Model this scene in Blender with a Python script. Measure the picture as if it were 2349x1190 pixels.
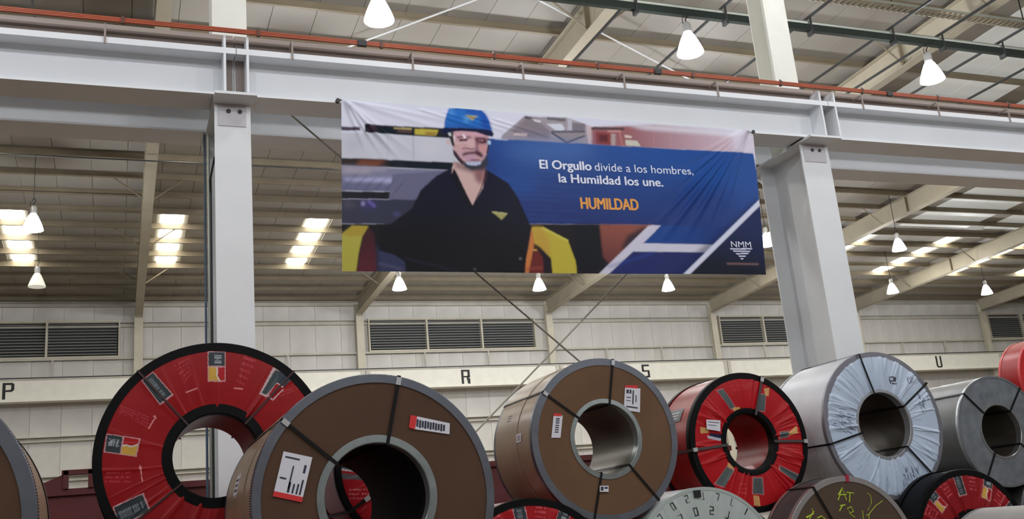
import bpy, math, random
import numpy as np
from mathutils import Matrix, Vector
PI = math.pi
random.seed(7)
rng = np.random.default_rng(7)
for o in list(bpy.data.objects):
    bpy.data.objects.remove(o)
scene = bpy.context.scene
COL = scene.collection

# ------------------------------------------------------------------ camera
F = 2270.88
CAM = np.array([0.0, 0.0, 1.6])
ROT = np.array([[0.92946582, 0.01379872, 0.36865009],
                [-0.35833444, 0.27130738, 0.89330215],
                [-0.08769106, -0.96239384, 0.2571155]])
cam_data = bpy.data.cameras.new('camera')
cam = bpy.data.objects.new('camera', cam_data)
COL.objects.link(cam)
cam_data.sensor_fit = 'HORIZONTAL'
cam_data.sensor_width = 36
cam_data.lens = F / 2349 * 36
cam_data.clip_end = 300
M3 = ROT @ np.diag([1, -1, -1])
cam.matrix_world = Matrix([list(M3[0]) + [CAM[0]], list(M3[1]) + [CAM[1]], list(M3[2]) + [CAM[2]], [0, 0, 0, 1]])
scene.camera = cam

# ------------------------------------------------------------------ world and exposure
world = bpy.data.worlds.new('world')
scene.world = world
world.use_nodes = True
world.node_tree.nodes['Background'].inputs[0].default_value = (0.96, 0.97, 1.0, 1)
world.node_tree.nodes['Background'].inputs[1].default_value = 0.11
scene.view_settings.view_transform = 'Standard'
scene.view_settings.look = 'None'
scene.view_settings.gamma = 1
scene.view_settings.use_curve_mapping = False
scene.view_settings.exposure = 0.0

LAMP_W = 370          # one high-bay lamp
SKY_E = 14.0           # daylight through a roof light
LAMP_RGB = (0.955, 0.965, 1.0)


def at(px, py, X=None, Y=None, Z=None):
    """the point where the sight line of a measured pixel meets a plane"""
    d = ROT @ np.array([px - 1174.5, py - 595.0, F])
    t = (X - CAM[0]) / d[0] if X is not None else (Y - CAM[1]) / d[1] if Y is not None else (Z - CAM[2]) / d[2]
    return CAM + d * t


def lin(c):
    a = np.array(c, float) / 255
    return np.where(a <= 0.04045, a / 12.92, ((a + 0.055) / 1.055) ** 2.4)


# ------------------------------------------------------------------ materials
MATS = {}


def mat(name, rgb, rough=0.6, metal=0.0, vary=0.0, scale=3.0, bump=0.0, bscale=20.0, emit=None, estr=0.0, coat=0.0, stretch=None, attr=None, spec=0.5, gain=1.0):
    if name in MATS:
        return MATS[name]
    m = bpy.data.materials.new(name)
    m.use_nodes = True
    nt = m.node_tree
    b = nt.nodes['Principled BSDF']
    c = tuple(float(v) for v in lin(rgb)) + (1,)
    b.inputs['Base Color'].default_value = c
    b.inputs['Roughness'].default_value = rough
    b.inputs['Metallic'].default_value = metal
    b.inputs['Coat Weight'].default_value = coat
    b.inputs['Specular IOR Level'].default_value = spec
    b.inputs['Coat Roughness'].default_value = 0.2
    if emit is not None:
        b.inputs['Emission Color'].default_value = tuple(emit) + (1,)
        b.inputs['Emission Strength'].default_value = estr
    tc = nt.nodes.new('ShaderNodeTexCoord')
    mp = nt.nodes.new('ShaderNodeMapping')
    nt.links.new(tc.outputs['Object'], mp.inputs['Vector'])
    if stretch:
        mp.inputs['Scale'].default_value = stretch
    src = None
    if attr:
        a = nt.nodes.new('ShaderNodeAttribute')
        a.attribute_name = attr
        src = a.outputs['Color']
    if vary > 0:
        n = nt.nodes.new('ShaderNodeTexNoise')
        n.inputs['Scale'].default_value = scale
        n.inputs['Detail'].default_value = 6
        nt.links.new(mp.outputs['Vector'], n.inputs['Vector'])
        r = nt.nodes.new('ShaderNodeMapRange')
        r.inputs['From Min'].default_value = 0.3
        r.inputs['From Max'].default_value = 0.7
        r.inputs['To Min'].default_value = 1 - vary
        r.inputs['To Max'].default_value = 1 + vary * 0.35
        nt.links.new(n.outputs['Fac'], r.inputs['Value'])
        mx = nt.nodes.new('ShaderNodeVectorMath')
        mx.operation = 'SCALE'
        if src is not None:
            nt.links.new(src, mx.inputs[0])
        else:
            mx.inputs[0].default_value = c[:3]
        nt.links.new(r.outputs['Result'], mx.inputs['Scale'])
        nt.links.new(mx.outputs['Vector'], b.inputs['Base Color'])
    elif src is not None:
        nt.links.new(src, b.inputs['Base Color'])
    if bump > 0:
        n2 = nt.nodes.new('ShaderNodeTexNoise')
        n2.inputs['Scale'].default_value = bscale
        n2.inputs['Detail'].default_value = 3
        nt.links.new(mp.outputs['Vector'], n2.inputs['Vector'])
        bp = nt.nodes.new('ShaderNodeBump')
        bp.inputs['Strength'].default_value = 0.5
        bp.inputs['Distance'].default_value = bump
        nt.links.new(n2.outputs['Fac'], bp.inputs['Height'])
        nt.links.new(bp.outputs['Normal'], b.inputs['Normal'])
    MATS[name] = m
    return m


paint_white = mat('paint_white', (226, 229, 230), 0.5, vary=0.06, scale=1.2)
paint_girder = mat('paint_girder', (228, 231, 234), 0.45, vary=0.05, scale=0.8)
raf_m = mat('rafter_paint', (176, 168, 148), 0.6, vary=0.12, scale=1.2)
rail_taupe = mat('rail_taupe', (150, 138, 130), 0.6, vary=0.15, scale=2, stretch=(0.3, 1, 8))  # taupe tone for rail, rail bed, brackets and end plates
paint_cream = mat('paint_cream', (206, 200, 180), 0.6, vary=0.12, scale=1.2)
paint_beige = mat('paint_beige', (132, 120, 98), 0.6, vary=0.15, scale=1.5)
wall_trim = mat('wall_trim', (198, 193, 180), 0.6, vary=0.15, scale=1.5)
beam_cream = mat('beam_cream', (230, 228, 216), 0.5, vary=0.06)
wall_m = mat('wall_sheet', (214, 211, 204), 0.55, vary=0.14, scale=0.7)
roof_m = mat('roof_sheet', (164, 160, 151), 0.6, vary=0.12, scale=0.5)
roof_pale = mat('roof_pale_sheet', (225, 228, 224), 0.5, emit=(0.85, 0.9, 0.88), estr=0.22)  # paler roof sheets given a faint glow
sky_m = mat('roof_light', (240, 240, 235), 0.5, emit=(1.0, 0.97, 0.86), estr=SKY_E)
floor_m = mat('concrete', (132, 118, 102), 0.6, vary=0.25, scale=0.8, bump=0.003)
dark_steel = mat('dark_steel', (58, 60, 60), 0.5, metal=0.3)
black_m = mat('black_plastic', (16, 16, 17), 0.45)
strap_m = mat('strap_steel', (12, 12, 13), 0.5, spec=0.2)
green_pipe = mat('green_pipe', (46, 56, 52), 0.4, metal=0.4)
galv_pipe = mat('galvanised', (168, 172, 160), 0.4, metal=0.5)
orange_m = mat('orange_bar', (170, 78, 42), 0.5, vary=0.2, scale=3, stretch=(0.5, 1, 1))
letter_m = mat('black_paint', (22, 22, 22), 0.6)
louver_m = mat('louver_blade', (190, 190, 184), 0.5, metal=0.3)
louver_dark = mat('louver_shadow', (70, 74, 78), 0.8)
red_steel = mat('red_steel', (96, 30, 30), 0.6, vary=0.25, scale=2)
kraft_m = mat('kraft_board', (80, 58, 42), 0.75, spec=0.25, vary=0.12, scale=2.5, bump=0.001)
kraft_mid = mat('kraft_board_pale', (104, 78, 56), 0.75, spec=0.25, vary=0.12, scale=2.5, bump=0.001)
kraft_barrel = mat('kraft_paper', (152, 130, 106), 0.45, coat=0.3, vary=0.14, scale=2.5, bump=0.002, bscale=8)
ring_m = mat('ring_galvanised', (112, 116, 124), 0.38, metal=0.7, vary=0.15, scale=6)
ring_in = mat('ring_inner', (150, 158, 156), 0.35, metal=0.7, vary=0.2, scale=8)
ring_black = mat('ring_black', (7, 7, 8), 0.5, spec=0.12)
red_film = mat('red_film', (150, 22, 26), 0.35, spec=0.35, vary=0.2, scale=3, bump=0.004, bscale=10)
red_print = mat('red_print', (176, 32, 36), 0.4, spec=0.2, attr='art', vary=0.12, scale=5)
white_film = mat('white_film', (206, 210, 216), 0.4, vary=0.08, scale=3, bump=0.004, bscale=6)
white_print = mat('white_print', (200, 205, 215), 0.38, coat=0.2, attr='art', vary=0.08, scale=6)
steel_m = mat('bare_steel', (92, 93, 94), 0.42, metal=0.5, vary=0.15, scale=4)
steel_face = mat('steel_face', (132, 138, 144), 0.4, metal=0.5, vary=0.3, scale=5)
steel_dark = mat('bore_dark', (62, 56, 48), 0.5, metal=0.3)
bore_brown = mat('bore_steel', (104, 98, 88), 0.38, metal=0.45)
paper_m = mat('label_paper', (214, 214, 222), 0.6)
ink_m = mat('label_ink', (40, 42, 60), 0.6)
red_ink = mat('label_red', (205, 40, 42), 0.6)
clip_m = mat('strap_clip', (200, 200, 200), 0.3, metal=0.5)
lamp_on = mat('lamp_glow', (250, 250, 255), 0.4, emit=(0.93, 0.93, 1.0), estr=9.0)
lamp_on_far = mat('lamp_glow_far', (250, 250, 255), 0.4, emit=(0.96, 0.94, 1.0), estr=5.0)
lamp_off = mat('lamp_dim', (240, 236, 216), 0.4, emit=(1, 0.97, 0.85), estr=0.35)  # faint warm glow put on the bell of the unlit lamp
lamp_body = mat('lamp_housing', (190, 190, 188), 0.4, metal=0.3)
banner_m = mat('banner_print', (200, 200, 210), 0.36, attr='art', spec=0.10)
text_white = mat('print_white', (222, 226, 240), 0.5)
text_orange = mat('print_orange', (222, 150, 50), 0.5)
chalk_m = mat('yellow_marker', (190, 214, 50), 0.6)
grey_wrap = mat('grey_wrap', (150, 146, 142), 0.5, vary=0.06)
teal_cable = mat('blue_cable', (86, 104, 124), 0.5)


# ------------------------------------------------------------------ mesh helpers
class MB:
    def __init__(self):
        self.v, self.f = [], []

    def box(self, x0, x1, y0, y1, z0, z1):
        n = len(self.v)
        self.v += [(x0, y0, z0), (x1, y0, z0), (x1, y1, z0), (x0, y1, z0), (x0, y0, z1), (x1, y0, z1), (x1, y1, z1), (x0, y1, z1)]
        self.f += [tuple(n + i for i in q) for q in ((0, 3, 2, 1), (4, 5, 6, 7), (0, 1, 5, 4), (1, 2, 6, 5), (2, 3, 7, 6), (3, 0, 4, 7))]
        return self

    def prism(self, pts, axis, a, b):
        """polygon pts extruded along axis from a to b; pts are the other two coordinates"""
        n = len(self.v)
        k = len(pts)
        for c in (a, b):
            for p in pts:
                q = list(p)
                q.insert(axis, c)
                self.v.append(tuple(q))
        self.f.append(tuple(range(n, n + k)))
        self.f.append(tuple(range(n + 2 * k - 1, n + k - 1, -1)))
        for i in range(k):
            j = (i + 1) % k
            self.f.append((n + i, n + k + i, n + k + j, n + j))
        return self

    def tube(self, pts, r, seg=8):
        pts = [Vector(p) for p in pts]
        n = len(self.v)
        m = len(pts)
        up0 = None
        for i, p in enumerate(pts):
            d = (pts[min(i + 1, m - 1)] - pts[max(i - 1, 0)]).normalized()
            up = Vector((0, 0, 1)) if abs(d.z) < 0.9 else Vector((1, 0, 0))
            a = d.cross(up).normalized()
            b = d.cross(a).normalized()
            rr = r[i] if isinstance(r, (list, tuple)) else r
            for k in range(seg):
                t = 2 * PI * k / seg
                self.v.append(tuple(p + a * math.cos(t) * rr + b * math.sin(t) * rr))
        for i in range(m - 1):
            for k in range(seg):
                k2 = (k + 1) % seg
                self.f.append((n + i * seg + k, n + i * seg + k2, n + (i + 1) * seg + k2, n + (i + 1) * seg + k))
        self.f.append(tuple(n + k for k in range(seg))[::-1])
        self.f.append(tuple(n + (m - 1) * seg + k for k in range(seg)))
        return self

    def lathe_z(self, prof, seg=24, cx=0, cy=0):
        """prof: list of (r, z) turned about a vertical axis"""
        n = len(self.v)
        for r, z in prof:
            for k in range(seg):
                t = 2 * PI * k / seg
                self.v.append((cx + r * math.cos(t), cy + r * math.sin(t), z))
        for i in range(len(prof) - 1):
            for k in range(seg):
                k2 = (k + 1) % seg
                self.f.append((n + i * seg + k, n + i * seg + k2, n + (i + 1) * seg + k2, n + (i + 1) * seg + k))
        return self

    def lathe_y(self, prof, seg=96, closed=False, rmod=None):
        """prof: list of (r, y) turned about the coil's own axis (Y)"""
        n = len(self.v)
        for i, (r, y) in enumerate(prof):
            for k in range(seg):
                t = 2 * PI * k / seg
                rr = r + (rmod(i, k) if rmod else 0)
                self.v.append((rr * math.cos(t), y, rr * math.sin(t)))
        m = len(prof)
        for i in range(m if closed else m - 1):
            j = (i + 1) % m
            for k in range(seg):
                k2 = (k + 1) % seg
                self.f.append((n + i * seg + k, n + j * seg + k, n + j * seg + k2, n + i * seg + k2))
        return self

    def build(self, name, m, parent=None, smooth=False, loc=None):
        me = bpy.data.meshes.new(name)
        me.from_pydata(self.v, [], self.f)
        me.materials.append(m)
        if smooth:
            me.polygons.foreach_set('use_smooth', [True] * len(me.polygons))
            try:
                me.set_sharp_from_angle(angle=math.radians(35))
            except Exception:
                pass
        me.update()
        o = bpy.data.objects.new(name, me)
        COL.objects.link(o)
        if parent:
            o.parent = parent
        if loc:
            o.location = loc
        return o


def tag(o, label=None, cat=None, group=None, kind=None):
    if label:
        o['label'] = label
    if cat:
        o['category'] = cat
    if group:
        o['group'] = group
    if kind:
        o['kind'] = kind
    return o


def empty(name, loc=(0, 0, 0), label=None, cat=None, group=None, kind=None):
    o = bpy.data.objects.new(name, None)
    COL.objects.link(o)
    o.location = loc
    o.empty_display_size = 0.2
    return tag(o, label, cat, group, kind)


def share(src, loc, parent):
    c = src.copy()
    COL.objects.link(c)
    c.parent = parent
    c.location = loc
    return c


def copy_tree(o, parent=None):
    c = o.copy()
    COL.objects.link(c)
    c.parent = parent
    for ch in list(o.children):
        copy_tree(ch, c)
    return c


def in_poly(X, Z, poly):
    """even-odd test of points against a polygon"""
    inside = np.zeros(X.shape, bool)
    n = len(poly)
    for i in range(n):
        x1, z1 = poly[i]
        x2, z2 = poly[(i + 1) % n]
        if z1 == z2:
            continue
        c = ((z1 > Z) != (z2 > Z)) & (X < (x2 - x1) * (Z - z1) / (z2 - z1) + x1)
        inside ^= c
    return inside


# ------------------------------------------------------------------ the setting
YB = 42.0                       # back wall plane
ROOF0, SL = 11.82, 0.045        # roof sheet height at the wall, slope towards the camera
XL, XR, YN = -17.4, 61.5, -14.0
BAY0, BAY = 0.757, 9.01
bays = [BAY0 + BAY * k for k in range(-2, 7)]


def roof_z(y):
    return ROOF0 + SL * (YB - y)


MB().box(XL, XR, YN, YB + 0.3, -0.2, 0.0).build('floor', floor_m)['kind'] = 'structure'

ceiling = empty('ceiling', (0, 0, 0), kind='structure')


def slab(x0, x1, y0, y1, dz0, dz1):
    m = MB()
    m.v = [(x0, y0, roof_z(y0) + dz0), (x1, y0, roof_z(y0) + dz0), (x1, y1, roof_z(y1) + dz0), (x0, y1, roof_z(y1) + dz0),
           (x0, y0, roof_z(y0) + dz1), (x1, y0, roof_z(y0) + dz1), (x1, y1, roof_z(y1) + dz1), (x0, y1, roof_z(y1) + dz1)]
    m.f = [(0, 3, 2, 1), (4, 5, 6, 7), (0, 1, 5, 4), (1, 2, 6, 5), (2, 3, 7, 6), (3, 0, 4, 7)]
    return m


slab(XL, XR, YN, YB, 0.06, 0.12).build('roof_backing', roof_m, ceiling)  # backing sheet added over the panels so no light leaks through the seams
PW = 0.95
m_lo, m_hi = int((XL + 3.15) / PW), int((XR + 3.15) / PW)
proto_panel = {}


def roof_piece(cx, y0, y1, w, name, m):
    key = (y0, y1, w, name)
    if key not in proto_panel:
        proto_panel[key] = slab(-w / 2, w / 2, y0, y1, 0.0, 0.03).build(name, m, ceiling, loc=(cx, 0, 0))
    else:
        share(proto_panel[key], (cx, 0, 0), ceiling)


for mI in range(m_lo, m_hi + 1):
    cx = -3.15 + PW * mI
    if mI % 5 == 0:
        for y0, y1, w, nm, mt in ((37.42, YB, 0.938, 'roof_panel', roof_m), (32.3, 37.38, 0.64, 'skylight', sky_m),
                                  (26.42, 32.26, 0.938, 'roof_panel', roof_m), (21.3, 26.38, 0.64, 'skylight', sky_m),
                                  (YN, 21.26, 0.938, 'roof_panel', roof_m)):
            roof_piece(cx, y0, y1, w, nm, mt)
    elif 20.6 < cx < 27.5:
        roof_piece(cx, 21.9, YB, 0.938, 'roof_panel', roof_m)
        roof_piece(cx, 15.5, 21.86, 0.938, 'pale_panel', roof_pale)
        roof_piece(cx, YN, 15.46, 0.938, 'roof_panel', roof_m)
    elif 29.0 < cx < 41:
        roof_piece(cx, 31.2, YB, 0.938, 'roof_panel', roof_m)
        roof_piece(cx, 23.5, 31.16, 0.938, 'pale_panel', roof_pale)
        roof_piece(cx, YN, 23.46, 0.938, 'roof_panel', roof_m)
    else:
        roof_piece(cx, YN, YB, 0.938, 'roof_panel', roof_m)

# purlins: Z section, web and two lips, every 1.4 m
pur = None
for k in range(0, 40):
    y = 41.55 - 1.4 * k
    if pur is None:
        mb = MB()
        mb.box(XL, XR, -0.004, 0.004, -0.215, -0.005)
        mb.box(XL, XR, -0.075, -0.004, -0.215, -0.207)
        mb.box(XL, XR, -0.075, -0.067, -0.207, -0.187)
        mb.box(XL, XR, 0.004, 0.07, -0.013, -0.005)
        pur = mb.build('purlin', paint_beige, ceiling, loc=(0, y, roof_z(y)))
    else:
        share(pur, (0, y, roof_z(y)), ceiling)


# rafters: tapered I beams from the wall columns up to the near side
def raf_bot(y):
    return 11.02 + 0.043 * (41.7 - y)


raf_col = None
for k, bx in enumerate(bays):
    if raf_col is None:
        r = MB()
        y0, y1 = 41.75, -13.5
        z0b, z0t = raf_bot(y0) - 0.0, roof_z(y0) - 0.22
        z1b, z1t = raf_bot(y1), roof_z(y1) - 0.22
        r.prism([(y0, z0b), (y0, z0t), (y1, z1t), (y1, z1b)], 0, -0.007, 0.007)
        raf = r.build('rafter', raf_m, ceiling, loc=(bx, 0, 0))
        fl = MB()
        fl.prism([(y0, z0b - 0.018), (y0, z0b), (y1, z1b), (y1, z1b - 0.018)], 0, -0.15, 0.15)
        fl.prism([(y0, z0t), (y0, z0t + 0.014), (y1, z1t + 0.014), (y1, z1t)], 0, -0.15, 0.15)
        fl.build('rafter_flange', raf_m, raf)
        st = MB()
        for yy in (34.6, 27.6, 20.6, 17.8, 13.6):
            st.box(-0.13, 0.13, yy - 0.006, yy + 0.006, raf_bot(yy), roof_z(yy) - 0.22)
        st.build('stiffener_plate', paint_beige, raf)
        for yy in (37.35, 33.15, 28.95, 24.75, 20.55, 17.75, 14.95):
            zz = roof_z(yy) - 0.2
            for s in (-1, 1):
                MB().tube([(s * 0.12, yy, raf_bot(yy) + 0.02), (s * 0.95, yy, zz)], 0.022, 6).build('flange_brace', paint_beige, raf)
        raf_col = raf
    else:
        c = copy_tree(raf_col, ceiling)
        c.location = (bx, 0, 0)

# roof-plane brace rods
brz = -0.32
for (x0, y0, x1, y1) in ((4.3, 20.9, 9.6, 15.2), (8.4, 17.6, 15.6, 21.2)):
    MB().tube([(x0, y0, roof_z(y0) + brz), (x1, y1, roof_z(y1) + brz)], 0.022, 6).build('brace_rod', paint_white, ceiling)
    mx, my = (x0 + x1) / 2, (y0 + y1) / 2
# back wall
wall = empty('wall_back', (0, YB, 0), kind='structure')
MB().box(XL, XR, 0.06, 0.2, 0, ROOF0 + 0.1).build('wall_backing', wall_m, wall)
wp = None
x = XL
while x < XR:
    if wp is None:
        mb = MB()
        mb.box(0.01, 1.085, 0.0, 0.055, 0, ROOF0)
        mb.box(0.30, 0.34, -0.012, 0.0, 0, ROOF0)
        mb.box(0.72, 0.76, -0.012, 0.0, 0, ROOF0)
        wp = MB().box(0.005, 1.095, 0.0, 0.055, 0, ROOF0).build('wall_panel', wall_m, wall, loc=(x, 0, 0))
    else:
        share(wp, (x, 0, 0), wall)
    x += 1.1
g = None
for z in (11.62, 10.78, 6.35, 4.85, 3.2, 1.4):
    if g is None:
        mb = MB()
        mb.box(XL, XR, -0.20, -0.005, -0.008, 0.0)
        mb.box(XL, XR, -0.20, -0.19, -0.03, 0.0)
        mb.box(XL, XR, -0.20, -0.005, -0.20, -0.19)
        mb.box(XL, XR, -0.20, -0.193, -0.20, -0.15)
        mb.box(XL, XR, -0.012, -0.005, -0.19, -0.008)
        g = mb.build('wall_girt', wall_trim, wall, loc=(0, 0, z))
    else:
        share(g, (0, 0, z), wall)
MB().box(XL, XR, -0.30, 0.0, 11.66, 11.9).build('eave_strut', wall_trim, wall)
MB().box(XL, XR, -0.24, -0.17, 9.27, 9.35).build('wall_rail', wall_trim, wall)
# wall columns
wc = None
for bx in bays:
    if wc is None:
        mb = MB()
        mb.box(-0.165, 0.165, -0.42, -0.405, 0, 11.02)
        mb.box(-0.165, 0.165, -0.225, -0.21, 0, 11.02)
        mb.box(-0.006, 0.006, -0.405, -0.225, 0, 11.02)
        wc = mb.build('wall_column', paint_cream, wall, loc=(bx, 0, 0))
        kn = MB()
        kn.prism([(-0.42, 10.9), (-0.42, 11.02), (-0.2, 11.5), (-0.2, 10.9)], 0, -0.15, 0.15)
        kn.build('knee_plate', paint_cream, wc)
    else:
        c = copy_tree(wc, wall)
        c.location = (bx, 0, 0)
# short posts under the rail, standing on the crane beam
ps = None
for bx in bays:
    for dx in (2.9, 5.9):
        if ps is None:
            ps = MB().box(-0.03, 0.03, -0.24, -0.18, 8.6, 9.27).build('rail_post', wall_trim, wall, loc=(bx + dx, 0, 0))
        else:
            share(ps, (bx + dx, 0, 0), wall)

# louvered vents in every other bay
vent_names = {-1: 'slatted louver vent at the left edge of the back wall, above the letter P',
              1: 'slatted louver vent with three bays between wall posts, above the letter R',
              3: 'slatted louver vent half hidden by the right white column, right of letter S',
              5: 'slatted louver vent at the far right end of the back wall'}
for k in (-1, 1, 3, 5):
    x0 = BAY0 + BAY * k + 0.46
    v = empty('louver_vent', (x0, YB - 0.01, 9.41), vent_names[k], 'vent', 'louver vents in the back wall')
    W, H = 7.8, 1.36
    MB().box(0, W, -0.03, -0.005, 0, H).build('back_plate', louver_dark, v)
    mb = MB()
    mb.box(-0.06, W + 0.06, -0.26, -0.005, -0.06, 0.0)
    mb.box(-0.06, W + 0.06, -0.26, -0.005, H, H + 0.06)
    mb.box(-0.06, 0.0, -0.26, -0.005, 0, H)
    mb.box(W, W + 0.06, -0.26, -0.005, 0, H)
    mb.build('frame', paint_cream, v)
    for q in (1, 2):
        MB().box(W * q / 3 - 0.04, W * q / 3 + 0.04, -0.27, -0.03, 0, H).build('mullion', paint_cream, v)
    for q in range(3):
        mb = MB()
        a, b = W * q / 3 + 0.05, W * (q + 1) / 3 - 0.05
        for j in range(11):
            z = 0.06 + j * 0.118
            mb.prism([(-0.24, z), (-0.235, z + 0.012), (-0.15, z + 0.055), (-0.155, z + 0.043)], 0, a, b)
        mb.build('louver_blades', louver_m, v)['kind'] = 'stuff'

# crane beam on the back wall with grid letters
GL = {}


def glyph(ch):
    """stencil letters from strokes, unit 1 wide by 2 high, returned as list of boxes or quads"""
    w = 0.27
    S = {'P': [[(0, 0), (w, 0), (w, 2), (0, 2)], [(w, 2 - w), (0.8, 2 - w), (0.8, 2), (w, 2)], [(1 - w, 1.0), (1, 1.15), (1, 1.85), (1 - w, 2 - w)],
               [(0.78, 2 - w), (1, 1.85), (0.8, 2)], [(w, 0.9), (0.8, 0.9), (1, 1.15), (1 - w, 1.15), (w, 1.12)]],
         'R': [[(0, 0), (w, 0), (w, 2), (0, 2)], [(w, 2 - w), (1, 2 - w), (1, 2), (w, 2)], [(1 - w, 1.0), (1, 1.0), (1, 2 - w), (1 - w, 2 - w)],
               [(w, 0.9), (1, 0.9), (1, 1.12), (w, 1.12)], [(1 - w, 0), (1, 0), (1, 0.7), (0.8, 0.9), (0.6, 0.9)]],
         'S': [[(0, 0), (1, 0), (1, w), (0, w)], [(0, 2 - w), (1, 2 - w), (1, 2), (0, 2)], [(0, 1), (w, 1), (w, 2 - w), (0, 2 - w)],
               [(0, 0.9), (1, 0.9), (1, 1.12), (0, 1.12)], [(1 - w, w), (1, w), (1, 0.9), (1 - w, 0.9)]],
         'U': [[(0, 0.2), (w, 0.2), (w, 2), (0, 2)], [(1 - w, 0.2), (1, 0.2), (1, 2), (1 - w, 2)], [(0.15, 0), (0.85, 0), (1, 0.25), (0, 0.25)]],
         'Q': [[(0, 0), (1, 0), (1, w), (0, w)], [(0, 2 - w), (1, 2 - w), (1, 2), (0, 2)], [(0, w), (w, w), (w, 2 - w), (0, 2 - w)],
               [(1 - w, w), (1, w), (1, 2 - w), (1 - w, 2 - w)], [(0.5, 0.5), (0.65, 0.55), (1.15, -0.2), (0.95, -0.25)]],
         'T': [[(0, 2 - w), (1, 2 - w), (1, 2), (0, 2)], [(0.5 - w / 2, 0), (0.5 + w / 2, 0), (0.5 + w / 2, 2 - w), (0.5 - w / 2, 2 - w)]],
         'A': [[(0, 0), (0.22, 0), (0.6, 2), (0.4, 2)], [(0.78, 0), (1, 0), (0.6, 2), (0.4, 2)], [(0.2, 0.6), (0.8, 0.6), (0.8, 0.8), (0.2, 0.8)]],
         '7': [[(0, 1.75), (1, 1.75), (1, 2), (0, 2)], [(0.4, 0), (0.65, 0), (1, 1.75), (0.75, 1.75)]],
         '2': [[(0, 0), (1, 0), (1, w), (0, w)], [(0, 0.9), (1, 0.9), (1, 1.1), (0, 1.1)], [(0, 2 - w), (1, 2 - w), (1, 2), (0, 2)],
               [(0, w), (w, w), (w, 0.9), (0, 0.9)], [(1 - w, 1.1), (1, 1.1), (1, 2 - w), (1 - w, 2 - w)]],
         '0': [[(0, 0), (1, 0), (1, w), (0, w)], [(0, 2 - w), (1, 2 - w), (1, 2), (0, 2)], [(0, w), (w, w), (w, 2 - w), (0, 2 - w)], [(1 - w, w), (1, w), (1, 2 - w), (1 - w, 2 - w)]],
         '1': [[(0.35, 0), (0.6, 0), (0.6, 2), (0.35, 2)], [(0.1, 1.5), (0.35, 1.75), (0.35, 2)]],
         'L': [[(0, 0), (w, 0), (w, 2), (0, 2)], [(w, 0), (0.9, 0), (0.9, w), (w, w)]],
         'J': [[(0.7, 0), (0.95, 0), (0.95, 2), (0.7, 2)], [(0.1, 0), (0.7, 0), (0.7, w), (0.1, w)]]}
    return S[ch]


YC = 41.0
cb = empty('crane_beam', (0, YC, 7.6), 'long white crane beam along the back wall with black stencilled grid letters', 'beam')
zb = 0.0
MB().box(XL, XR, 0.0, 0.02, 0.02, 0.80).build('web', beam_cream, cb)
MB().box(XL, XR, -0.10, 0.42, -0.02, 0.02).build('bottom_flange', beam_cream, cb)
MB().box(XL, XR, -0.05, 0.42, 0.80, 0.84).build('top_flange', wall_trim, cb)
MB().box(XL, XR, -0.06, -0.03, 0.845, 0.89).build('crane_rail', black_m, cb)
jt = None
for bx in bays:
    if jt is None:
        jt = MB().box(-0.2, 0.2, -0.035, 0.0, 0.02, 0.80).build('joint_plate', wall_trim, cb, loc=(bx, 0, 0))
        MB().box(-0.012, 0.012, -0.04, -0.035, 0.02, 0.80).build('joint_gap', dark_steel, jt)
        MB().box(-0.1, 0.1, 0.02, 0.58, -0.4, 0.0).build('beam_bracket', wall_trim, jt)
    else:
        c = copy_tree(jt, cb)
        c.location = (bx, 0, 0)
for i, ch in enumerate('PQRSTU'):
    cx = -3.78 + 9.0 * i
    mb = MB()
    for q in glyph(ch):
        mb.prism([((px - 0.5) * 0.40, pz * 0.31) for px, pz in q], 1, -0.006, -0.001)
    o = mb.build('letter', letter_m, cb, loc=(cx, 0, 0.10))
    o['label'] = 'black stencilled letter ' + ch

# ------------------------------------------------------------------ near columns
YG = 12.1


def column(cx, hw, label):
    c = empty('steel_column', (cx, 12.55, 0), label, 'column', 'near white columns')
    H = 7.05
    MB().box(-hw, hw, -0.55, -0.525, 0, H).build('front_flange', paint_white, c)
    MB().box(-hw, hw, 0.525, 0.55, 0, H).build('rear_flange', paint_white, c)
    MB().box(-0.012, 0.012, -0.525, 0.525, 0, H).build('web', paint_white, c)
    MB().box(-hw * 0.98, hw * 0.98, -0.585, -0.55, 0, 0.03).build('base_plate', paint_white, c)
    MB().box(-hw - 0.02, hw + 0.05, -0.87, 1.06, H, H + 0.035).build('cap_plate', paint_white, c)
    MB().prism([(0.55, H), (1.04, H), (0.55, H - 0.5)], 0, -0.02, 0.02).build('rear_bracket', paint_white, c)
    MB().box(-hw * 0.8, hw * 0.75, -0.562, -0.55, H - 0.30, H - 0.0).build('seat_plate', mat('paint_grey', (190, 188, 192), 0.5), c)
    for q in (-0.05, 0.09):
        MB().tube([(q, -0.575, H - 0.10), (q, -0.56, H - 0.10)], 0.028, 10).build('bolt', black_m, c)
    for ya, yb in ((-0.64, -0.35), (0.60, 1.02)):
        MB().box(-hw - 0.015, hw, ya, yb, H + 0.035, H + 0.062).build('shim_plate', black_m, c)
    # upper column carrying the roof
    u = MB()
    uh = 0.225
    u.box(-uh + 0.02, uh + 0.02, -0.17, -0.15, H + 0.035, roof_z(12.4) - 0.23)
    u.box(-uh + 0.02, uh + 0.02, 0.24, 0.26, H + 0.035, roof_z(12.8) - 0.23)
    u.box(0.01, 0.03, -0.15, 0.24, H + 0.035, roof_z(12.6) - 0.23)
    u.build('upper_shaft', mat('paint_upper', (226, 226, 216), 0.5, vary=0.05), c)
    return c


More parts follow.
